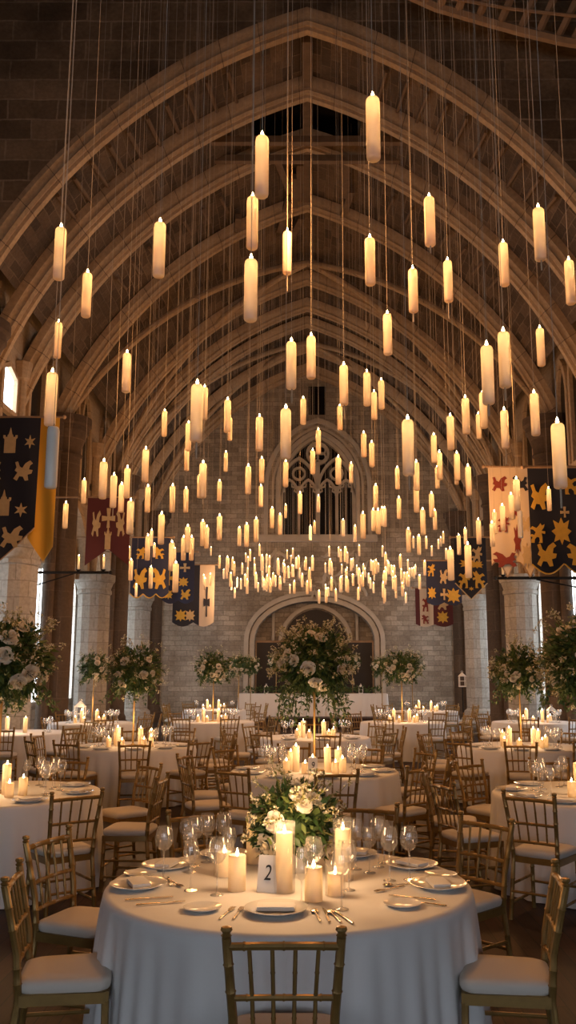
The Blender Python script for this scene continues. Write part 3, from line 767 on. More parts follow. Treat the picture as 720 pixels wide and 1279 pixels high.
# ------------------------------------------------------------------ tablecloths
def cloth_mesh(R, seed, nf=26, n=200, amp=.034, flare=.05, z=.76):
    r = random.Random(seed); ph = [r.uniform(0, 6.28) for _ in range(6)]; m = MB()
    def fold(a):
        q = math.sin(nf * a + ph[0] + 1.5 * math.sin(3 * a + ph[1]))
        return (math.copysign(abs(q) ** .7, q) * (.75 + .35 * math.sin(5 * a + ph[4])) + .45 * math.sin(nf * 2 * a + ph[2] + 2 * math.sin(4 * a + ph[5])) + .4 * math.sin(7 * a + ph[3])) / 1.7
    rows = []
    for fr, zz in ((.02, z), (.3, z), (.6, z), (.85, z), (.965, z), (.988, z - .002), (1.0, z - .012), (1.006, z - .03)):
        rows.append([(R * fr * math.cos(2 * PI * j / n), R * fr * math.sin(2 * PI * j / n), zz) for j in range(n)])
    for k in range(1, 13):
        t = (k / 12) ** 1.25; zz = (z - .03) * (1 - t) + .006 * t
        rows.append([((R * 1.006 + flare * t + amp * (t ** .6) * fold(2 * PI * j / n)) * math.cos(2 * PI * j / n), (R * 1.006 + flare * t + amp * (t ** .6) * fold(2 * PI * j / n)) * math.sin(2 * PI * j / n), zz) for j in range(n)])
    m.rows([r_[::1] for r_ in rows[::-1]], 0, loop=True)
    m.f.append(tuple(len(m.v) - n + j for j in range(n))); m.m.append(0)
    return m.mesh('tablecloth', M['cloth'], 60)
RT = .915
cms = [cloth_mesh(RT, 11, n=360, nf=22, amp=.042), cloth_mesh(RT, 12, n=160), cloth_mesh(RT, 13, n=120)]
def on_axis(px, Y): return ((px - VPX) / F * (Y * CP - 1.04 * SP), Y, 0)
TABLES = {
 'front': (on_axis(361, 4.72), 'the front table'),
 'centre': (on_axis(393, 9.95), 'the central bouquet table'),
 'behind': (on_axis(394, 15.1), 'the table behind the central bouquet'),
 'edgeleft': (on_axis(-5, 8.15), 'the left-edge near table'),
 'edgeright': (on_axis(747, 8.1), 'the right-edge near table'),
 'midleft': (on_axis(166, 13.3), 'the table below the crimson banner'),
 'midright': (on_axis(652, 13.2), 'the table below the cream banner'),
 'farleft': (on_axis(115, 19.5), 'the far lantern table'),
 'wallleft': (on_axis(25, 16.3), 'the far left-wall table'),
 'headleft': (on_axis(266, 20.0), 'the far left-aisle table'),
 'headright': (on_axis(503, 19.8), 'the far right-aisle table'),
 'endleft': (on_axis(268, 26.5), 'the last left-row table'),
 'endright': (on_axis(532, 25.5), 'the last right-row table'),
 'wallright': (on_axis(668, 19.8), 'the far right-pier table'),
}
for i, (k, (c, d)) in enumerate(TABLES.items()):
    me = cms[0] if k == 'front' else cms[1] if i < 7 else cms[2]
    o = obj('tablecloth', me, None, c); o.rotation_euler = (0, 0, i * 1.1)
    tag(o, 'white floor-length cloth over ' + d, 'tablecloth', 'round table cloths')

# chairs
c0 = TABLES['front'][0]
def chair_back(px_x, py, ang=None, dz=.92, target=None, label='', dist=.262, rzoff=0, out=.025):
    p = at_h(px_x, py, dz); p.x += out * (1 if p.x > target[0] else -1); tx, ty = target[0] - p.x, target[1] - p.y; L = math.hypot(tx, ty); a = math.atan2(ty, tx) + rzoff
    chair(p.x + dist * math.cos(a), p.y + dist * math.sin(a), a - PI / 2, label, 'gold chairs around the banquet tables')
L_ = 'gold spindle-back chair '
chair_back(355, 1163, target=c0, label=L_ + 'with its back to the camera, before number card 2', out=0)
chair(-1.08, 4.27, -PI / 2 + .16, L_ + 'facing the front cloth from nine o\'clock', 'gold chairs around the banquet tables')
chair_back(66, 1040, target=c0, label=L_ + 'half tucked in beyond the nine o\'clock chair')
chair(.885, 4.25, PI / 2 - .16, L_ + 'facing the front cloth from three o\'clock', 'gold chairs around the banquet tables')
chair_back(602, 1021, target=c0, label=L_ + 'half tucked in beyond the three o\'clock chair', rzoff=.0)
chair_back(252, 1012, target=c0, label=L_ + 'behind the wine glasses of the front table')
chair_back(456, 1004, target=c0, label=L_ + 'behind the front bouquet, beyond the glasses')
ring_chairs('centre', [(241, 1.3), 279, 315, 351, 27, 63, 99, 135, 171, 205])
ring_chairs('behind', [236, 279, 322, 0, 40, 140, 180, 90], far=True)
ring_chairs('edgeleft', [(310, 1.33), 355, 38, 268, 80])
ring_chairs('edgeright', [(232, 1.28), 200, 164, 128, 92])
ring_chairs('midleft', [246, 283, 318, 353, 30, 66, 102, 138, 174, 210])
ring_chairs('midright', [256, 290, 222, 186, 152, 118, 82, 46, 326])
for k in ('farleft', 'headleft', 'headright', 'endleft', 'endright', 'wallright'):
    ring_chairs(k, [250, 290, 330, 10, 50, 90, 130, 170, 210], far=True)
ring_chairs('wallleft', [275, 320, 0, 45, 230], far=True)

# ------------------------------------------------------------------ flowers
def rose_mesh(seed):
    r = random.Random(seed); m = MB()
    for ring, (n, R, H) in enumerate(((3, .016, .060), (4, .029, .058), (5, .043, .050), (6, .057, .038), (7, .070, .022))):
        for k in range(n):
            a0 = 2 * PI * (k + .37 * ring) / n + r.uniform(-.15, .15); w = PI / n * 1.25; hh = H * r.uniform(.88, 1.1); RR = R * r.uniform(.9, 1.1)
            rows = []
            for i in range(5):
                t = i / 4; row = []
                for j in range(5):
                    q = (j / 4 - .5) * 2
                    rr = RR * math.sin(t * PI * .5) + .004 * ring * t ** 4 - .1 * RR * q * q * t
                    z = hh * t ** 1.3 - .007 * ring * .4 * t ** 5 - .010 * q * q * t * t + .003 * math.sin(3 * q + k) * t
                    wid = w * (.45 + .55 * math.sin(PI * (.12 + .62 * t)))
                    row.append((rr * math.cos(a0 + q * wid), rr * math.sin(a0 + q * wid), z))
                rows.append(row)
            m.rows(rows)
    return m.mesh('rose', M['rose'], 180)
roses = [rose_mesh(i) for i in range(3)]
def leaf(m, p, d, L, w, mi=0, roll=0):
    d = d.normalized(); s = d.cross(Vector((0, 0, 1)))
    if s.length < .05: s = d.cross(Vector((0, 1, 0)))
    s.normalize(); u = s.cross(d)
    s2 = s * math.cos(roll) + u * math.sin(roll); u2 = u * math.cos(roll) - s * math.sin(roll)
    vs = [p, p + d * L * .45 + s2 * w - u2 * w * .25, p + d * L * .5 + u2 * w * .12, p + d * L * .45 - s2 * w - u2 * w * .25, p + d * L - u2 * L * .12]
    m.add(vs, [(0, 1, 2), (0, 2, 3), (1, 4, 2), (2, 4, 3)], mi)
def rdir(r):
    z = r.uniform(-1, 1); a = r.uniform(0, 2 * PI); q = math.sqrt(1 - z * z); return Vector((q * math.cos(a), q * math.sin(a), z))
def foliage_mesh(seed, R, n, leafL, nspr, flat=.85, droop=.4, sprig_up=1.3, zmin=-9):
    r = random.Random(seed); m = MB()
    m.blob((0, 0, 0), R * .55, 12, 0, (1, 1, flat))
    for k in range(n):
        d = rdir(r); p = Vector((d.x * R, d.y * R, d.z * R * flat)) * r.uniform(.5, .95)
        dd = (d + rdir(r) * .8 + Vector((0, 0, -droop * (1 - d.z) * .5))).normalized()
        if p.z < zmin: continue
        L = leafL * r.uniform(.6, 1.4); leaf(m, p, dd, L, L * r.uniform(.16, .26), 0, r.uniform(-1, 1))
    for k in range(nspr):
        d = rdir(r)
        if d.z < -.2: d.z = -d.z if zmin > -5 or r.random() < .55 else d.z
        e = R * r.uniform(1.0, sprig_up) * (1.15 if d.z > .6 else 1)
        pts = [Vector((d.x, d.y, d.z * flat)) * (R * .6 + (e - R * .6) * i / 4) + Vector((0, 0, -.12 * R * (i / 4) ** 2 * (1 if d.z < .5 else 0))) + rdir(r) * .02 * R * i for i in range(5)]
        m.tube(pts, [.003, .003, .0025, .002, .001], 4, 1)
        for i in range(1, 5):
            for q in range(3):
                leaf(m, pts[i] + rdir(r) * .01, (rdir(r) + d * .6), leafL * .5 * r.uniform(.5, 1.1), leafL * .1, 1, r.uniform(-1, 1))
        for q in range(5):
            pp = pts[4] + rdir(r) * R * .07
            for w in range(3): leaf(m, pp, rdir(r), leafL * .24, leafL * .1, 2, r.uniform(-2, 2))
    return m.mesh('foliage', [M['leaf'], M['sprig'], M['garden']], 180)
def droop_mesh(seed, R, n, leafL, length):
    r = random.Random(seed); m = MB()
    for k in range(n):
        a = r.uniform(0, 2 * PI); q = R * r.uniform(.3, .85); p = Vector((q * math.cos(a), q * math.sin(a), -R * .45)); pts = [p]
        ln = length * r.uniform(.4, 1)
        for i in range(6): pts.append(pts[-1] + Vector((.018 * math.cos(a) + r.uniform(-.02, .02), .018 * math.sin(a) + r.uniform(-.02, .02), -ln / 6)))
        m.tube(pts, [.004, .003, .003, .003, .002, .002, .001], 4, 0)
        for i in range(1, 7):
            for q in range(3): leaf(m, pts[i], rdir(r) + Vector((0, 0, -.7)), leafL * r.uniform(.5, 1), leafL * .17, 0, r.uniform(-1, 1))
    return m.mesh('trailing_foliage', [M['leaf'] if seed % 2 else M['sprig']], 180)
def rose_scatter(parent, r, R, n, size, flat=.85, front=True):
    k = 0; used = []
    while k < n:
        d = rdir(r)
        if front and d.y > .25: continue
        if any((d - u).length < 1.5 * size / R for u in used) and r.random() < .93: continue
        used.append(d); o = obj('rose', roses[k % 3], parent, (d.x * R * .9, d.y * R * .9, d.z * R * flat * .9))
        o.rotation_euler = d.to_track_quat('Z', 'Y').to_euler(); s = size / .07 * r.uniform(.75, 1.2); o.scale = (s, s, s); k += 1
FOL = {}
def bouquet(name, label, base, ztop, R, n, leafL, nspr, nrose, rsize, seed, stand=True, group=None, flat=.85, droop=12, up=1.3, droop_len=.3):
    t = thing(name, label, 'flowers', base, 0, group); H = ztop - base[2]; r = random.Random(seed)
    key = (round(R, 2), n)
    if key not in FOL: FOL[key] = (foliage_mesh(seed, R, n, leafL, nspr, flat, sprig_up=up, zmin=-9 if stand else -.13), droop_mesh(seed + 1, R, droop, leafL, droop_len) if droop else None)
    f = obj('foliage', FOL[key][0], t, (0, 0, H)); f.rotation_euler = (0, 0, 0 if len(FOL) == 1 else seed * .9)
    if FOL[key][1]: obj('trailing_foliage', FOL[key][1], t, (0, 0, H))
    hold = bpy.data.objects.new('rose_cluster', None); COL.objects.link(hold); hold.parent = t; hold.location = (0, 0, H)
    rose_scatter(hold, r, R, nrose, rsize, flat)
    if stand:
        m = MB(); m.lathe([(.11, 0), (.11, .012), (.03, .022), (.013, .04), (.013, H - R * .5), (.05, H - R * .42), (.09, H - R * .3)], 14); m.build('stand', M['gold'], t)
    else:
        m = MB(); m.lathe([(.07, 0), (.08, .01), (.11, .1), (.12, .13)], 16); m.build('bowl', M['white'], t)
    return t
def tb(key, z=.76): c = TABLES[key][0]; return (c[0], c[1], z)
bouquet('flower_arrangement', 'tall bouquet of cream roses on a gold stand at the hall\'s centre', tb('centre'), 1.93, .42, 2600, .075, 150, 17, .058, 2, up=1.24, droop=44, droop_len=.5)
bouquet('flower_arrangement', 'low white rose and greenery centrepiece behind number card 2', (at_h(368, 1088, .76).x, at_h(368, 1088, .76).y, .76), 1.0, .24, 1500, .06, 60, 11, .05, 4, stand=False, flat=.9, droop=0, up=1.42)
bouquet('flower_arrangement', 'huge bouquet cut off by the left-side picture edge, big white roses', tb('edgeleft'), 1.92, .43, 2200, .08, 110, 14, .072, 6, up=1.25, droop=26, droop_len=.3)
bouquet('flower_arrangement', 'huge bouquet cut off by the right-side picture edge, long trailing stems', tb('edgeright'), 1.93, .43, 2200, .08, 110, 14, .072, 6, up=1.25, droop=26)
bouquet('flower_arrangement', 'round white rose bouquet on a gold stand before the dark shaft, by the red banner', tb('midleft'), 1.86, .4, 1400, .08, 80, 15, .05, 8, droop=22, droop_len=.3)
bouquet('flower_arrangement', 'round white rose bouquet on a gold stand below the cream banner', tb('midright'), 1.86, .4, 1400, .08, 80, 15, .05, 9, droop=22, droop_len=.3)
bouquet('flower_arrangement', 'small distant bouquet on a stand beside the white lantern', tb('farleft'), 1.95, .34, 700, .08, 30, 16, .05, 10, droop=10, droop_len=.2)
bouquet('flower_arrangement', 'distant wide bouquet left-side of the arched recess', tb('headleft'), 1.95, .42, 800, .09, 34, 20, .055, 12, droop=12, flat=.75, droop_len=.2)
bouquet('flower_arrangement', 'distant wide bouquet right-side of the arched recess', tb('headright'), 1.95, .42, 800, .09, 34, 20, .055, 12, droop=12, flat=.75, droop_len=.2)
for px, Y, lb, R in ((298, 26.5, 'small far bouquet between the wide bouquet and the arched recess', .34), (313, 29, 'smallest far bouquet at the left-side jamb of the recess', .3), (478, 28.6, 'small far bouquet half hidden by the wide right-side bouquet', .34), (516, 24.9, 'far bouquet over the last table before the right-side end wall', .38), (345, 31.4, 'head table bouquet hidden partly by the central bouquet', .3), (441, 31.4, 'head table bouquet peeping out beyond the central bouquet', .3)):
    x, y, _ = on_axis(px, Y); zb = 1.12 if Y > 30.5 else .76 if px in (298, 516) else .0
    bouquet('flower_arrangement', lb, (x, y, zb if zb else 0), 2.05 if Y < 30 else 2.2, R, 700, .08, 30, 14, .05, 10 + int(px) % 7, droop=10 if R > .31 else 0, droop_len=.2)

# ------------------------------------------------------------------ tableware
def glass_mesh(h, rb, hb):
    m = MB(); st = h - hb
    m.lathe([(.034, 0), (.033, .003), (.012, .007), (.004, .016), (.0035, st * .6), (.005, st), (rb * .55, st + hb * .08), (rb * .9, st + hb * .28), (rb, st + hb * .45), (rb * .93, st + hb * .72), (rb * .74, h)], 20, closed_top=False)
    return m.mesh('wine_glass', M['glass'], 70)
GL = {'w': glass_mesh(.27, .048, .125), 's': glass_mesh(.235, .04, .105), 'f': glass_mesh(.25, .031, .15)}
GN = {'w': 'large clear wine glass', 's': 'smaller clear wine glass', 'f': 'slim clear flute glass'}
def wineglass(loc, kind, where, group, s=1.0):
    o = obj('wine_glass', GL[kind], None, loc); o.scale = (s, s, s); o.rotation_euler = (0, 0, rnd.uniform(0, 6)); tag(o, GN[kind] + ' ' + where, 'glass', group); return o
m = MB(); m.lathe([(.085, 0), (.09, .004), (.115, .012), (.14, .02), (.142, .023), (.137, .023), (.112, .016), (.08, .009), (.002, .008)], 40, closed_top=False); plate_me = m.mesh('dinner_plate', M['china'], 60)
m = MB(); m.lathe([(.055, 0), (.06, .003), (.085, .012), (.087, .015), (.082, .014), (.058, .007), (.002, .006)], 32, closed_top=False); side_me = m.mesh('side_plate', M['china'], 60)
m = MB()
for k, (z, s, o) in enumerate(((.0, 1, 0), (.006, .985, .002), (.012, .97, -.001))):
    m.rows([[(-.085 * s + o, -.045 * s, z), (-.04, -.046 * s, z + .001), (.04, -.046 * s, z + .001), (.085 * s + o, -.045 * s, z)], [(-.086 * s + o, .0, z + .002), (-.04, .0, z + .002), (.04, 0, z + .002), (.086 * s + o, 0, z + .002)], [(-.085 * s + o, .045 * s, z), (-.04, .046 * s, z), (.04, .046 * s, z), (.085 * s + o, .045 * s, z)]][::-1])
    m.box((o, 0, z - .002), (.168 * s, .088 * s, .004))
napkin_me = m.mesh('napkin', M['nap'], 40)
m = MB(); m.tube([(0, -.1, .004), (0, -.06, .005), (0, .03, .004)], [.006, .0055, .0035], 8, flat=.45); m.add([(-.012, .045, .004), (.012, .045, .004), (.004, .028, .005), (-.004, .028, .005), (-.012, .045, .006), (.012, .045, .006), (.004, .028, .007), (-.004, .028, .007)], [(3, 2, 1, 0), (4, 5, 6, 7), (0, 1, 5, 4), (1, 2, 6, 5), (3, 0, 4, 7)])
for q in (-1.5, -.5, .5, 1.5): m.tube([(q * .0062, .044, .005), (q * .0062, .075, .008), (q * .0058, .1, .006)], [.0024, .0022, .0012], 5)
fork_me = m.mesh('fork', M['silver'], 50)
m = MB(); m.tube([(0, -.11, .005), (0, -.05, .006), (0, .0, .005)], [.0065, .006, .0045], 8, flat=.5); m.prism([(-.004, 0), (.004, 0), (.008, .03), (.0085, .08), (.004, .112), (-.004, .118), (-.0045, .05)], .003, .0055, lambda a, b, t: (a, b, t)); knife_me = m.mesh('knife', M['silver'], 50)
m = MB(); m.tube([(0, -.1, .004), (0, -.05, .006), (0, .04, .006)], [.006, .0055, .003], 8, flat=.45); m.blob((0, .062, .007), .026, 12, 0, (.72, 1.05, .28)); spoon_me = m.mesh('spoon', M['silver'], 50)
CUT = {'fork': fork_me, 'knife': knife_me, 'spoon': spoon_me}
Z0 = .762
def put(name, me, p, rz, label, cat, group=None):
    o = obj(name, me, None, p); o.rotation_euler = (0, 0, rz); tag(o, label, cat, group); return o
# front table, item by item
SEATS = [(345, 1139, 'front-middle seat'), (173, 1108, 'nine o\'clock seat'), (183, 1080, 'ten o\'clock seat'), (548, 1108, 'three o\'clock seat'), (538, 1080, 'two o\'clock seat'), (262, 1062, 'eleven o\'clock seat'), (452, 1064, 'one o\'clock seat')]
for px, py, nm in SEATS:
    p = at_h(px, py, Z0); a = math.atan2(c0[1] - p.y, c0[0] - p.x) - PI / 2
    d = math.hypot(p.x - c0[0], p.y - c0[1]); lim = .755
    if d > lim: p.x = c0[0] + (p.x - c0[0]) * lim / d; p.y = c0[1] + (p.y - c0[1]) * lim / d
    put('dinner_plate', plate_me, p, 0, 'white dinner plate under a folded napkin at the %s, front table' % nm, 'plate', 'dinner plates on the front table')
    put('napkin', napkin_me, (p.x, p.y, p.z + .018), a + (0.05 if nm.startswith('front') else .25), 'folded white napkin on the plate at the %s, front table' % nm, 'napkin', 'napkins on the front table')
def inset(p, lim):
    d = math.hypot(p.x - c0[0], p.y - c0[1])
    if d > lim: p.x = c0[0] + (p.x - c0[0]) * lim / d; p.y = c0[1] + (p.y - c0[1]) * lim / d
    return p
for px, py, nm in ((253, 1136, 'beside the forks, front edge of the front table'), (503, 1131, 'alone near the front edge, opposite the left-side one'), (163, 1092, 'between the nine and ten o\'clock plates'), (556, 1094, 'between the two and three o\'clock plates')):
    put('side_plate', side_me, inset(at_h(px, py, Z0), .8), 0, 'small white side plate ' + nm, 'plate', 'side plates on the front table')
def cut(kind, px, py, rz, label):
    put(kind, CUT[kind], inset(at_h(px, py, Z0), .81), math.radians(rz), label, kind, 'cutlery on the front table')
cut('fork', 284, 1141, -14, 'outer fork between the side plate and the front-middle plate')
cut('fork', 298, 1141, -8, 'inner fork next to the front-middle plate')
cut('spoon', 396, 1144, 8, 'gold-lit spoon directly beside the front-middle plate')
cut('knife', 408, 1144, 6, 'table knife second beside the front-middle plate')
cut('spoon', 418, 1145, 14, 'spoon lying third beside the front-middle plate')
cut('knife', 429, 1146, 20, 'outermost knife beside the front-middle plate')
cut('knife', 186, 1123, -72, 'knife before the nine o\'clock plate, upper one of the pair')
cut('knife', 200, 1129, -72, 'knife before the nine o\'clock plate, lower one of the pair')
cut('fork', 219, 1104, -150, 'fork fanned out near the nine o\'clock glass')
cut('fork', 213, 1102, -165, 'second fork fanned near the nine o\'clock glass')
cut('knife', 516, 1122, 66, 'knife before the three o\'clock plate, long pale one')
cut('knife', 530, 1129, 62, 'dark knife before the three o\'clock plate, nearest the edge')
cut('fork', 487, 1111, 130, 'fork beyond the side plate, towards the three o\'clock glasses')
cut('spoon', 500, 1106, 100, 'round spoon by the three o\'clock plate rim')
cut('knife', 572, 1103, 100, 'short knife on the far rim of the three o\'clock plate')
cut('knife', 566, 1089, 80, 'knife beside the two o\'clock side plate')
cut('knife', 182, 1088, -78, 'knife beside the ten o\'clock side plate')
GF = [(204,1099,'w','standing apart at the nine o\'clock side'),(237,1089,'s','second in the left-side glass cluster'),(243,1082,'w','third in the left-side glass cluster'),(258,1077,'w','fourth in the left-side glass cluster'),(279,1076,'w','last and tallest-looking of the left-side cluster'),(271,1118,'w','in front of the left-side cluster, by the shortest candle'),(238,1112,'s','in front of the left-side cluster, nearer nine o\'clock'),
 (445,1086,'w','first of the right-side glass cluster, by the candle'),(462,1090,'s','second in the right-side glass cluster'),(473,1083,'w','third in the right-side glass cluster'),(487,1100,'w','fourth in the right-side glass cluster, forward'),(512,1099,'w','standing apart at the three o\'clock side'),(377,1128,'f','in front of the tall candle, beside the number card'),(392,1118,'w','behind the short candle, before the bouquet'),(427,1136,'w','in front, right-side of the short candle'),(436,1112,'s','between the short candle and the right-side cluster'),(232,1075,'s','back of the left-side glass cluster'),(480,1078,'s','back of the right-side glass cluster'),(286,1090,'s','between the left-side cluster and the candles')]
for px, py, k, nm in GF: wineglass(at_h(px, py, Z0), k, nm, 'glasses on the front table', .97)
for px, py, h, r, nm, jar in ((296, 1112, .165, .043, 'short lit pillar candle beside number card 2', False), (355, 1114, .275, .041, 'tall lit pillar candle right behind number card 2', True), (392, 1125, .15, .042, 'short lit pillar candle at the centre front, before the bouquet', False), (429, 1099, .25, .041, 'tall lit pillar candle on the right-hand-glass side of the bouquet', True), (318, 1078, .27, .045, 'thick lit pillar candle behind the bouquet leaves', False), (280, 1094, .12, .04, 'small lit candle in a glass behind the left-side short candle', True), (419, 1118, .1, .036, 'small candle in a glass before the tall right-side candle', True)):
    pillar(at_h(px, py, Z0), h, r, nm.replace('right-hand-glass', 'right-side'), 'pillar candles on the front table', jar)
p = at_h(333, 1115, Z0)
t = thing('number_card', 'white tent card with a black 2 on the front table', 'card', p, math.radians(-16))
m = MB(); m.prism([(-.05, 0), (.05, 0), (.05, .165), (-.05, .165)], 0, .0015, lambda a, b, q: (a, .02 + b * -.0 - .02 + b * .2 + q, b)); m.prism([(-.05, 0), (.05, 0), (.05, .165), (-.05, .165)], 0, .0015, lambda a, b, q: (a, .068 - b * .2 + q, b)); m.build('card', M['card'], t)
def text(name, body, size, parent, loc, rot, mat):
    cu = bpy.data.curves.new(name, 'FONT'); cu.body = body; cu.size = size; cu.align_x = 'CENTER'; cu.align_y = 'CENTER'; cu.extrude = .0004; cu.shear = .15
    o = bpy.data.objects.new(name, cu); COL.objects.link(o); cu.materials.append(mat); o.parent = parent; o.location = loc; o.rotation_euler = rot
    dg = bpy.context.evaluated_depsgraph_get(); me = bpy.data.meshes.new_from_object(o.evaluated_get(dg))
    q = obj(name, me, parent, loc); q.rotation_euler = rot; q.scale = (.78, 1, 1); bpy.data.objects.remove(o); return q
text('numeral', '2', .1, t, (0, .0145, .085), (PI / 2 - math.atan(.2), 0, 0), M['ink'])
# number card on the centre table
p = at_h(391, 967, Z0); p.y -= .0
t = thing('number_card', 'white tent card with a black 9 on the central bouquet\'s table', 'card', p, 0)
obj('card', bpy.data.meshes['card'], t); text('numeral', '9', .1, t, (0, .0145, .085), (PI / 2 - math.atan(.2), 0, 0), M['ink'])

HT = ['tallest', 'second tallest', 'third tallest', 'fourth tallest', 'fifth tallest', 'sixth tallest', 'seventh tallest', 'eighth tallest', 'shortest']
def dress(key, cand, glass_ang, plate_ang, full=True, glass_r=.55):
    c, desc = TABLES[key]; r = random.Random(hash(key) % 1 + len(key) * 7 + int(c[1] * 10)); 
    spots = [(-.2, -.12, .27), (.14, -.16, .26), (-.3, -.26, .13), (.3, -.2, .15), (-.1, -.3, .11), (.22, -.32, .12), (-.26, .05, .2), (.26, .04, .22), (-.02, -.2, .16)]
    sp = sorted(spots[:cand], key=lambda q: -q[2])
    for i, (x, y, h) in enumerate(sp):
        pillar((c[0] + x, c[1] + y, Z0), h, .038, '%s lit pillar candle below the flowers, %s' % (HT[i] if i < cand - 1 else 'shortest', desc), 'table candles', False)
    for a in glass_ang:
        for dr, da, k in ((0, -5, 'w'), (-.06, 6, 's')):
            t = math.radians(a + da); wineglass((c[0] + (glass_r + dr) * math.cos(t), c[1] + (glass_r + dr) * math.sin(t), Z0), k, 'by the %s seat, %s' % (clock(a), desc), 'glasses on the round tables')
    for a in plate_ang:
        t = math.radians(a); p = (c[0] + .745 * math.cos(t), c[1] + .745 * math.sin(t), Z0)
        put('dinner_plate', plate_me, p, 0, 'white dinner plate at the %s seat, %s' % (clock(a), desc), 'plate', 'dinner plates on the round tables')
        put('napkin', napkin_me, (p[0], p[1], p[2] + .018), t + PI / 2, 'folded white napkin at the %s seat, %s' % (clock(a), desc), 'napkin', 'napkins on the round tables')
dress('centre', 9, [15, 345, 165, 195, 45, 135, 320, 220], [241, 279, 315, 351, 27, 171, 207])
dress('behind', 7, [10, 40, 140, 170], [236, 322, 279])
dress('edgeleft', 6, [20, 45, 340, 70], [310, 355, 38, 268])
dress('edgeright', 5, [140, 165, 195, 110], [232, 200, 164, 128])
dress('midleft', 8, [20, 345, 160, 190, 50, 135, 225, 315], [246, 283, 318, 210, 353])
dress('midright', 8, [15, 345, 165, 195, 40, 140, 225, 315], [256, 290, 222, 186])
for k, g in (('farleft', [0, 30, 60, 120, 150, 180, 210, 330]), ('headleft', [0, 30, 60, 120, 150, 180, 210, 330]), ('headright', [0, 30, 60, 120, 150, 180, 210, 330]), ('endleft', [0, 180]), ('endright', [0, 30, 180]), ('wallright', [0, 30, 60, 120, 150, 180, 210, 330]), ('wallleft', [0, 40])):
    dress(k, 2 if k == 'wallleft' else 6, g, [])

# head table
hx0, hx1, hy = -2.35, 2.75, 30.6
mb = MB(); n = 180
def hp(u, off):
    per = [(hx0, hy), (hx1, hy), (hx1, hy + .9), (hx0, hy + .9)]; Ls = [hx1 - hx0, .9, hx1 - hx0, .9]; tot = sum(Ls); d = u * tot
    for k in range(4):
        if d <= Ls[k] + 1e-9:
            a, b = per[k], per[(k + 1) % 4]; q = d / Ls[k]; nx, ny = [(0, -1), (1, 0), (0, 1), (-1, 0)][k]
            return (a[0] + (b[0] - a[0]) * q + nx * off, a[1] + (b[1] - a[1]) * q + ny * off)
        d -= Ls[k]
    return per[0]
rows = []
for zz, t in ((.37, 1), (.6, .7), (.85, .4), (1.08, .1), (1.12, 0)):
    rows.append([(*hp(j / n, .03 * t + .03 * t * math.sin(j * 2.2)), zz) for j in range(n)])
mb.rows(rows, 0, loop=True); mb.f.append(tuple(len(mb.v) - n + j for j in range(n))); mb.m.append(0)
o = mb.build('tablecloth', M['cloth'], sharp=50); tag(o, 'long white cloth over the straight head table before the arched recess', 'tablecloth')
r = random.Random(9); m = MB()
for k in range(520):
    p = Vector((r.uniform(hx0 + .2, hx1 - .2), hy + r.uniform(.05, .35), 1.2 + r.uniform(0, .13))); leaf(m, p, rdir(r) + Vector((0, -.3, .2)), .13, .03, 0, r.uniform(-1, 1))
o = m.build('garland_foliage', M['leaf'], sharp=180); tag(o, 'green leaf garland lying along the head table', 'garland')
def lantern(loc, s, label, pole=0):
    t = thing('lantern', label, 'lantern', loc, 0, 'white lanterns')
    m = MB(); m.box2((-.09 * s, -.09 * s, 0), (.09 * s, .09 * s, .03 * s)); m.build('base', M['white'], t)
    m = MB()
    for a in (-1, 1):
        for b in (-1, 1): m.box2((a * .08 * s - .008 * s, b * .08 * s - .008 * s, .03 * s), (a * .08 * s + .008 * s, b * .08 * s + .008 * s, .28 * s))
    for a in (-1, 1):
        m.box2((-.08 * s, a * .08 * s - .005 * s, .15 * s), (.08 * s, a * .08 * s + .005 * s, .165 * s)); m.box2((a * .08 * s - .005 * s, -.08 * s, .15 * s), (a * .08 * s + .005 * s, .08 * s, .165 * s))
    m.build('frame', M['white'], t)
    m = MB(); m.lathe([(.13 * s, .28 * s), (.13 * s, .295 * s), (.05 * s, .36 * s), (.02 * s, .38 * s), (.004, .4 * s)], 4); rf = m.build('roof', M['white'], t); rf.rotation_euler = (0, 0, PI / 4)
    m = MB(); m.tube([(.03 * s * math.cos(a), 0, .4 * s + .03 * s * math.sin(a)) for a in [PI * 2 * i / 10 for i in range(11)]], .004 * s, 5); m.build('handle', M['white'], t)
    if pole:
        m = MB(); m.lathe([(.14, -pole), (.14, -pole + .02), (.018, -pole + .05), (.018, -.02), (.08, 0)], 10); m.build('pole', M['iron'], t)
    return t
c = TABLES['farleft'][0]; lantern((c[0] - .3, c[1] + .12, Z0), 1.15, 'white metal lantern on the far table by the dark doorway')
c = TABLES['wallright'][0]; lantern((c[0] + .3, c[1] - .3, Z0), .9, 'low white lantern on the far table by the right-side piers')
p = at_y(578, 858, 24.4); lantern((p.x, p.y, p.z), 1.0, 'white lantern raised on a thin iron pole before the end wall', p.z)
for px, nm in ((332, 'first'), (424, 'second'), (452, 'third')):
    x = (px - VPX) / F * 30.2; lantern((x, hy + .62, 1.12), .8, 'little white lantern on the head table, %s from the left-side end' % nm)

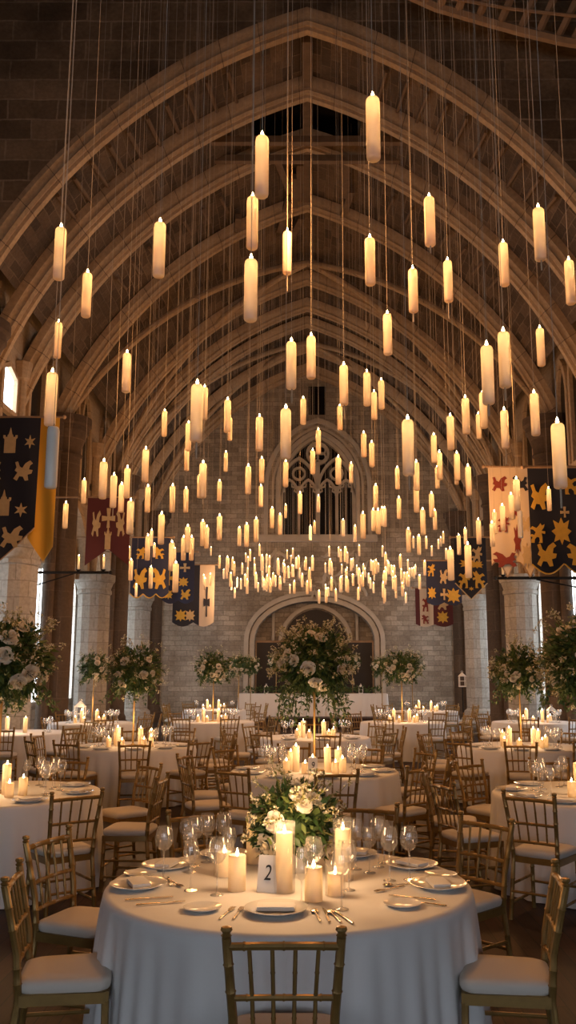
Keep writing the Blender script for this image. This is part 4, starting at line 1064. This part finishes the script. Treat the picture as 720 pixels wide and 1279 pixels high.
# ------------------------------------------------------------------ banners
lion = [(.1, .0), (.3, .0), (.32, .18), (.45, .3), (.6, .28), (.62, .1), (.55, .0), (.78, .0), (.78, .3), (.74, .5), (.95, .45), (.98, .58), (.75, .62), (.9, .78), (.95, .95), (.78, .88), (.7, 1.0), (.58, .86), (.45, .75), (.2, .85), (.05, .7), (.25, .68), (.4, .55), (.3, .4), (.15, .45), (.02, .35), (.2, .3), (.12, .15)]
star = [(.5 + (.5 if i % 2 == 0 else .2) * math.sin(PI * i / 6), .5 + (.5 if i % 2 == 0 else .2) * math.cos(PI * i / 6)) for i in range(12)]
tower = [(.1, 0), (.9, 0), (.9, .62), (1, .68), (1, .8), (.85, .8), (.85, .72), (.7, .72), (.7, .8), (.62, .85), (.5, 1.15), (.38, .85), (.3, .8), (.3, .72), (.15, .72), (.15, .8), (0, .8), (0, .68), (.1, .62)]
cross = [(.38, 0), (.62, 0), (.58, .38), (1, .34), (1, .62), (.6, .58), (.66, 1), (.34, 1), (.4, .58), (0, .62), (0, .34), (.42, .38)]
leafy = [(.5, 0), (.6, .2), (.9, .1), (.8, .35), (1, .5), (.8, .6), (.9, .9), (.62, .78), (.5, 1), (.38, .78), (.1, .9), (.2, .6), (0, .5), (.2, .35), (.1, .1), (.4, .2)]
beast2 = [(.0, .1), (.18, .0), (.3, .22), (.5, .2), (.62, .0), (.8, .02), (.74, .3), (.95, .35), (1, .52), (.8, .55), (.85, .75), (1, .85), (.85, 1), (.6, .85), (.45, .62), (.3, .7), (.2, .95), (.05, .9), (.14, .66), (.05, .5), (.2, .4)]
SHAPES = {'lion': lion, 'star': star, 'tower': tower, 'cross': cross, 'leaf': leafy, 'beast': beast2}
def banner(label, p0, w, h, mat, bottom, charges, pole_dir, rz=0, trim=None, pole_len=1.4, panels=None, wav=.03):
    """p0: top centre of the cloth; bottom(u): drop factor at u in 0..1"""
    t = thing('hanging_banner', label, 'banner', p0, rz); n = 26
    def yo(u, z): return wav * math.sin(u * 7 + z * 1.1) * (.3 + .7 * min(1, -z / h))
    def sheet(u0, u1, mt, name, k=n):
        m = MB(); fr, bk = [], []
        for i in range(9):
            row, rb = [], []
            for j in range(k + 1):
                u = u0 + (u1 - u0) * j / k; z = -h * bottom(u) * i / 8; x = (u - .5) * w
                row.append((x, yo(u, z) - .003, z)); rb.append((x, yo(u, z) + .003, z))
            fr.append(row); bk.append(rb[::-1])
        m.rows(fr[::-1]); m.rows(bk[::-1])
        m.rows([fr[-1], bk[-1][::-1]]); m.rows([[r[0] for r in fr], [r[-1] for r in bk]]); m.rows([[r[-1] for r in bk][::1] and [r[0] for r in bk], [r[-1] for r in fr]])
        return m.build(name, mt, t, sharp=60)
    if panels:
        for a, b, mt in panels: sheet(a, b, mt, 'cloth', 14)
    else: sheet(0, 1, mat, 'cloth')
    if trim:
        m = MB(); pts = [((u / 40 - .5) * w, yo(u / 40, -h * bottom(u / 40)), -h * bottom(u / 40)) for u in range(41)]; m.tube(pts, .014, 5); m.build('fringe', trim, t)
    for shp, cu, cv, sx, sz, mt, flip in charges:
        m = MB(); poly = SHAPES[shp]; cz = -cv * h; cx = (cu - .5) * w
        y0 = min(yo(cu + du * sx / w, cz + dz * sz) for du in (-.5, 0, .5) for dz in (-.5, 0, .5)) - .003
        pl = [(cx + ((1 - a if flip else a) - .5) * sx, cz + (b - .5) * sz) for a, b in poly]
        m.prism(pl, y0 - .012, y0 - .002, lambda a, b, q: (a, q, b)); 
        m.build('charge', mt, t)
    m = MB(); a = -w / 2 - .06; b = w / 2 + .06
    if pole_dir < 0: a = -XW + .02 - p0[0]
    else: b = XW - .02 - p0[0]
    m.tube([(a, .012, .02), (b, .012, .02)], .022, 8); m.blob((b + .02 if pole_dir < 0 else a - .02, .012, .02), .04, 8); m.build('pole', M['timber'], t)
    return t
pt_ = lambda u: .74 + .26 * (1 - abs(2 * u - 1))
sw = lambda u: 1 - .25 * (1 - abs(2 * u - 1))
scal = lambda k: (lambda u: .93 + .07 * abs(math.sin(PI * k * u)))
def ctr(px, py, Y): return at_y(px, py, Y)
def pxw(n, Y): return n / F * (Y * CP + 1.5)
G, Sn = M['goldq'], M['sand']
# left-side
Y = 15.7; w = pxw(66, Y)
banner('large navy banner with sand stars, towers and beasts at the left-side picture edge', ctr(17, 522, Y), w, pxw(176, Y), M['navy'], lambda u: 1.0 - .24 * max(0, u - .35) / .65,
 [('tower', .47, .17, .26, .42, Sn, 0), ('star', .83, .17, .22, .26, Sn, 0), ('star', .14, .17, .22, .26, Sn, 0), ('beast', .74, .37, .34, .38, Sn, 0), ('beast', .18, .37, .34, .38, Sn, 1), ('tower', .42, .6, .26, .42, Sn, 0), ('star', .74, .64, .26, .26, Sn, 0), ('beast', .6, .82, .4, .4, Sn, 0), ('beast', .2, .85, .4, .4, Sn, 1)], -1, trim=M['timber'])
banner('plain yellow banner tail hanging beside the large navy banner', ctr(59, 522, 15.95), pxw(31, Y), pxw(176, Y), M['yellow'], lambda u: .84 + .16 * (1 - abs(u - .62) / .62), [], -1, pole_len=.5)
Y = 19.6
banner('crimson swallow-tailed banner on the left-side wall', ctr(137, 622, Y), pxw(52, Y), pxw(82, Y), M['red'], sw, [('tower', .5, .6, .16, .5, Sn, 0), ('cross', .5, .3, .3, .45, Sn, 0), ('beast', .22, .38, .2, .6, Sn, 0), ('beast', .78, .38, .2, .6, Sn, 1)], -1)
Y = 23.0
banner('dark blue banner with four gold beasts, scalloped hem, beyond the crimson one', ctr(189, 672, Y), pxw(46, Y), pxw(72, Y), M['blue'], scal(3), [('lion', .25, .25, .28, .32, G, 0), ('lion', .72, .25, .3, .32, G, 1), ('beast', .25, .68, .36, .56, G, 0), ('beast', .75, .68, .36, .56, G, 1)], -1, trim=G)
Y = 26.4
banner('blue banner with small gold charges behind the swarm on the left-side wall', ctr(224, 690, Y), pxw(38, Y), pxw(62, Y), M['blue'], scal(2), [('cross', .2, .5, .26, .45, G, 0), ('leaf', .2, .82, .26, .3, G, 0), ('cross', .7, .3, .3, .26, Sn, 0), ('leaf', .66, .58, .32, .3, G, 0), ('beast', .74, .82, .3, .32, G, 0)], -1)
Y = 29.5
banner('navy and yellow banner lowest on the left-side end of the wall', ctr(243, 706, Y), pxw(50, Y), pxw(74, Y), M['navy'], scal(2), [('leaf', .2, .82, .4, .4, G, 0), ('leaf', .42, .82, .36, .4, Sn, 0), ('lion', .3, .4, .4, .5, G, 0), ('cross', .82, .6, .2, 1.0, M['navy'], 0)], -1, panels=[(0, .64, M['navy']), (.64, 1, M['cream'])])
# right-side
Y = 16.7
banner('cream banner with red and brown beasts, zigzag hem', ctr(637, 584, Y), pxw(52, Y), pxw(132, Y), M['cream'], lambda u: 1 - .14 * abs(math.sin(PI * 2 * u + .9)), [('beast', .25, .15, .3, .3, M['redq'], 0), ('beast', .72, .15, .3, .3, M['navy'], 1), ('leaf', .55, .36, .16, .5, M['redq'], 0), ('lion', .3, .52, .24, .3, M['redq'], 0), ('leaf', .6, .66, .14, .6, M['redq'], 0), ('beast', .3, .84, .46, .3, M['redq'], 1), ('leaf', .8, .8, .2, .5, Sn, 0), ('beast', .82, .52, .16, .3, Sn, 0)], 1, trim=M['timber'])
Y = 15.8; wq = pxw(80, Y)
banner('large dark banner with bold gold beasts at the right-side picture edge', ctr(701, 585, Y), wq, pxw(126, Y), M['navy'], lambda u: .9 + .1 * abs(math.sin(PI * 2.0 * u + .1)), [('beast', .16, .27, .34, .5, G, 0), ('lion', .62, .16, .34, .36, G, 1), ('cross', .52, .42, .16, .2, Sn, 0), ('lion', .1, .62, .3, .36, G, 0), ('leaf', .46, .6, .36, .5, G, 0), ('beast', .22, .82, .36, .44, G, 0), ('beast', .68, .82, .4, .4, G, 1), ('lion', .85, .45, .3, .44, G, 0), ('leaf', .9, .72, .24, .3, G, 0)], 1, trim=G)
Y = 20.1
banner('pointed navy banner with gold flowers on the right-side wall', ctr(587, 672, Y), pxw(38, Y), pxw(73, Y), M['navy'], pt_, [('lion', .7, .28, .26, .42, Sn, 0), ('leaf', .4, .42, .4, .2, G, 0), ('leaf', .7, .44, .3, .18, G, 0), ('lion', .28, .68, .28, .4, G, 0), ('lion', .74, .68, .3, .4, G, 1), ('star', .5, .83, .14, .1, G, 0)], 1, trim=Sn)
Y = 23.8
banner('blue banner with gold charges behind the pointed navy one', ctr(554, 701, Y), pxw(42, Y), pxw(53, Y), M['blue'], scal(2), [('lion', .15, .2, .22, .34, G, 0), ('leaf', .15, .72, .24, .34, G, 0), ('leaf', .76, .78, .4, .42, G, 0), ('beast', .5, .35, .22, .4, Sn, 0), ('cross', .5, .75, .2, .3, Sn, 0)], 1)
Y = 28.5
banner('crimson and cream banner lowest on the right-side end of the wall', ctr(542, 735, Y), pxw(45, Y), pxw(46, Y), M['red'], scal(2), [('lion', .28, .4, .26, .5, M['redq'], 0), ('lion', .26, .8, .26, .3, M['redq'], 1), ('beast', .74, .4, .36, .4, Sn, 0), ('leaf', .72, .75, .4, .4, G, 0)], 1, panels=[(0, .12, M['red']), (.12, .48, M['cream']), (.48, 1, M['red'])])

# iron candle brackets on the piers
def bracket(px, py, Y, sg, label, nc):
    p = at_y(px, py, Y); t = thing('mounted_candle_bracket', label, 'bracket', p); L = abs(sg * XW - p.x)
    m = MB(); m.tube([(sg * L, 0, 0), (-sg * .42, 0, 0)], .03, 8); m.blob((-sg * .46, 0, 0), .045, 8); m.tube([(sg * L, 0, -.35), (sg * .35, 0, -.03)], .015, 6); m.build('arm', M['iron'], t)
    for k in range(nc):
        x = -sg * .3 + sg * .55 * k
        m = MB(); m.lathe([(.012, .02), (.05, .05), (.055, .065), (.02, .06)], 10, (x, 0, 0)); m.build('drip_pan', M['iron'], t)
        m = MB(); m.lathe([(.024, .06), (.024, .36), (.004, .365)], 10, (x, 0, 0)); c = m.build('candle', M['pwax'], t)
        obj('flame_and_rod', pflame(.3), c, (x, 0, .365))
bracket(112, 715, 19.2, -1, 'iron candle bracket under the crimson banner', 2)
bracket(648, 722, 17.2, 1, 'iron candle bracket under the cream banner', 2)

# ------------------------------------------------------------------ lights and world
def lamp(loc, e, col=(1, .47, .165), r=.25):
    d = bpy.data.lights.new('candlelight', 'POINT'); d.energy = e; d.color = col; d.shadow_soft_size = r
    o = bpy.data.objects.new('candlelight', d); COL.objects.link(o); o.location = loc; return o
E = 115
for x, y, z in ((0, 5.5, 5.0), (-2.4, 8.5, 4.8), (2.4, 8.5, 4.8), (0, 12, 4.9), (-3, 15.5, 5), (3, 15.5, 5), (0, 18.5, 4.7), (-2.6, 22, 4.6), (2.6, 22, 4.6), (0, 25.5, 4.5), (-2.5, 29, 4.6), (2.5, 29, 4.6)):
    lamp((x, y, z), E, (1, .45, .145) if y < 24 else (1, .53, .25))
for k, (c, d) in TABLES.items():
    lamp((c[0], c[1] - .2, 1.15), 16 if k == 'front' else 13, (1, .60, .30), .12)
w = bpy.data.worlds.new('world'); SC.world = w; w.use_nodes = True
bg = w.node_tree.nodes['Background']; bg.inputs[0].default_value = (.35, .3, .28, 1); bg.inputs[1].default_value = .03
SC.view_settings.view_transform = 'Standard'; SC.view_settings.look = 'None'; SC.view_settings.gamma = 1; SC.view_settings.exposure = 0.0
SC.view_settings.use_curve_mapping = False
cy = SC.cycles
cy.max_bounces = 8; cy.diffuse_bounces = 3; cy.glossy_bounces = 3; cy.transmission_bounces = 4; cy.transparent_max_bounces = 14
cy.caustics_reflective = False; cy.caustics_refractive = False; cy.sample_clamp_indirect = 4.0
cy.use_denoising = True
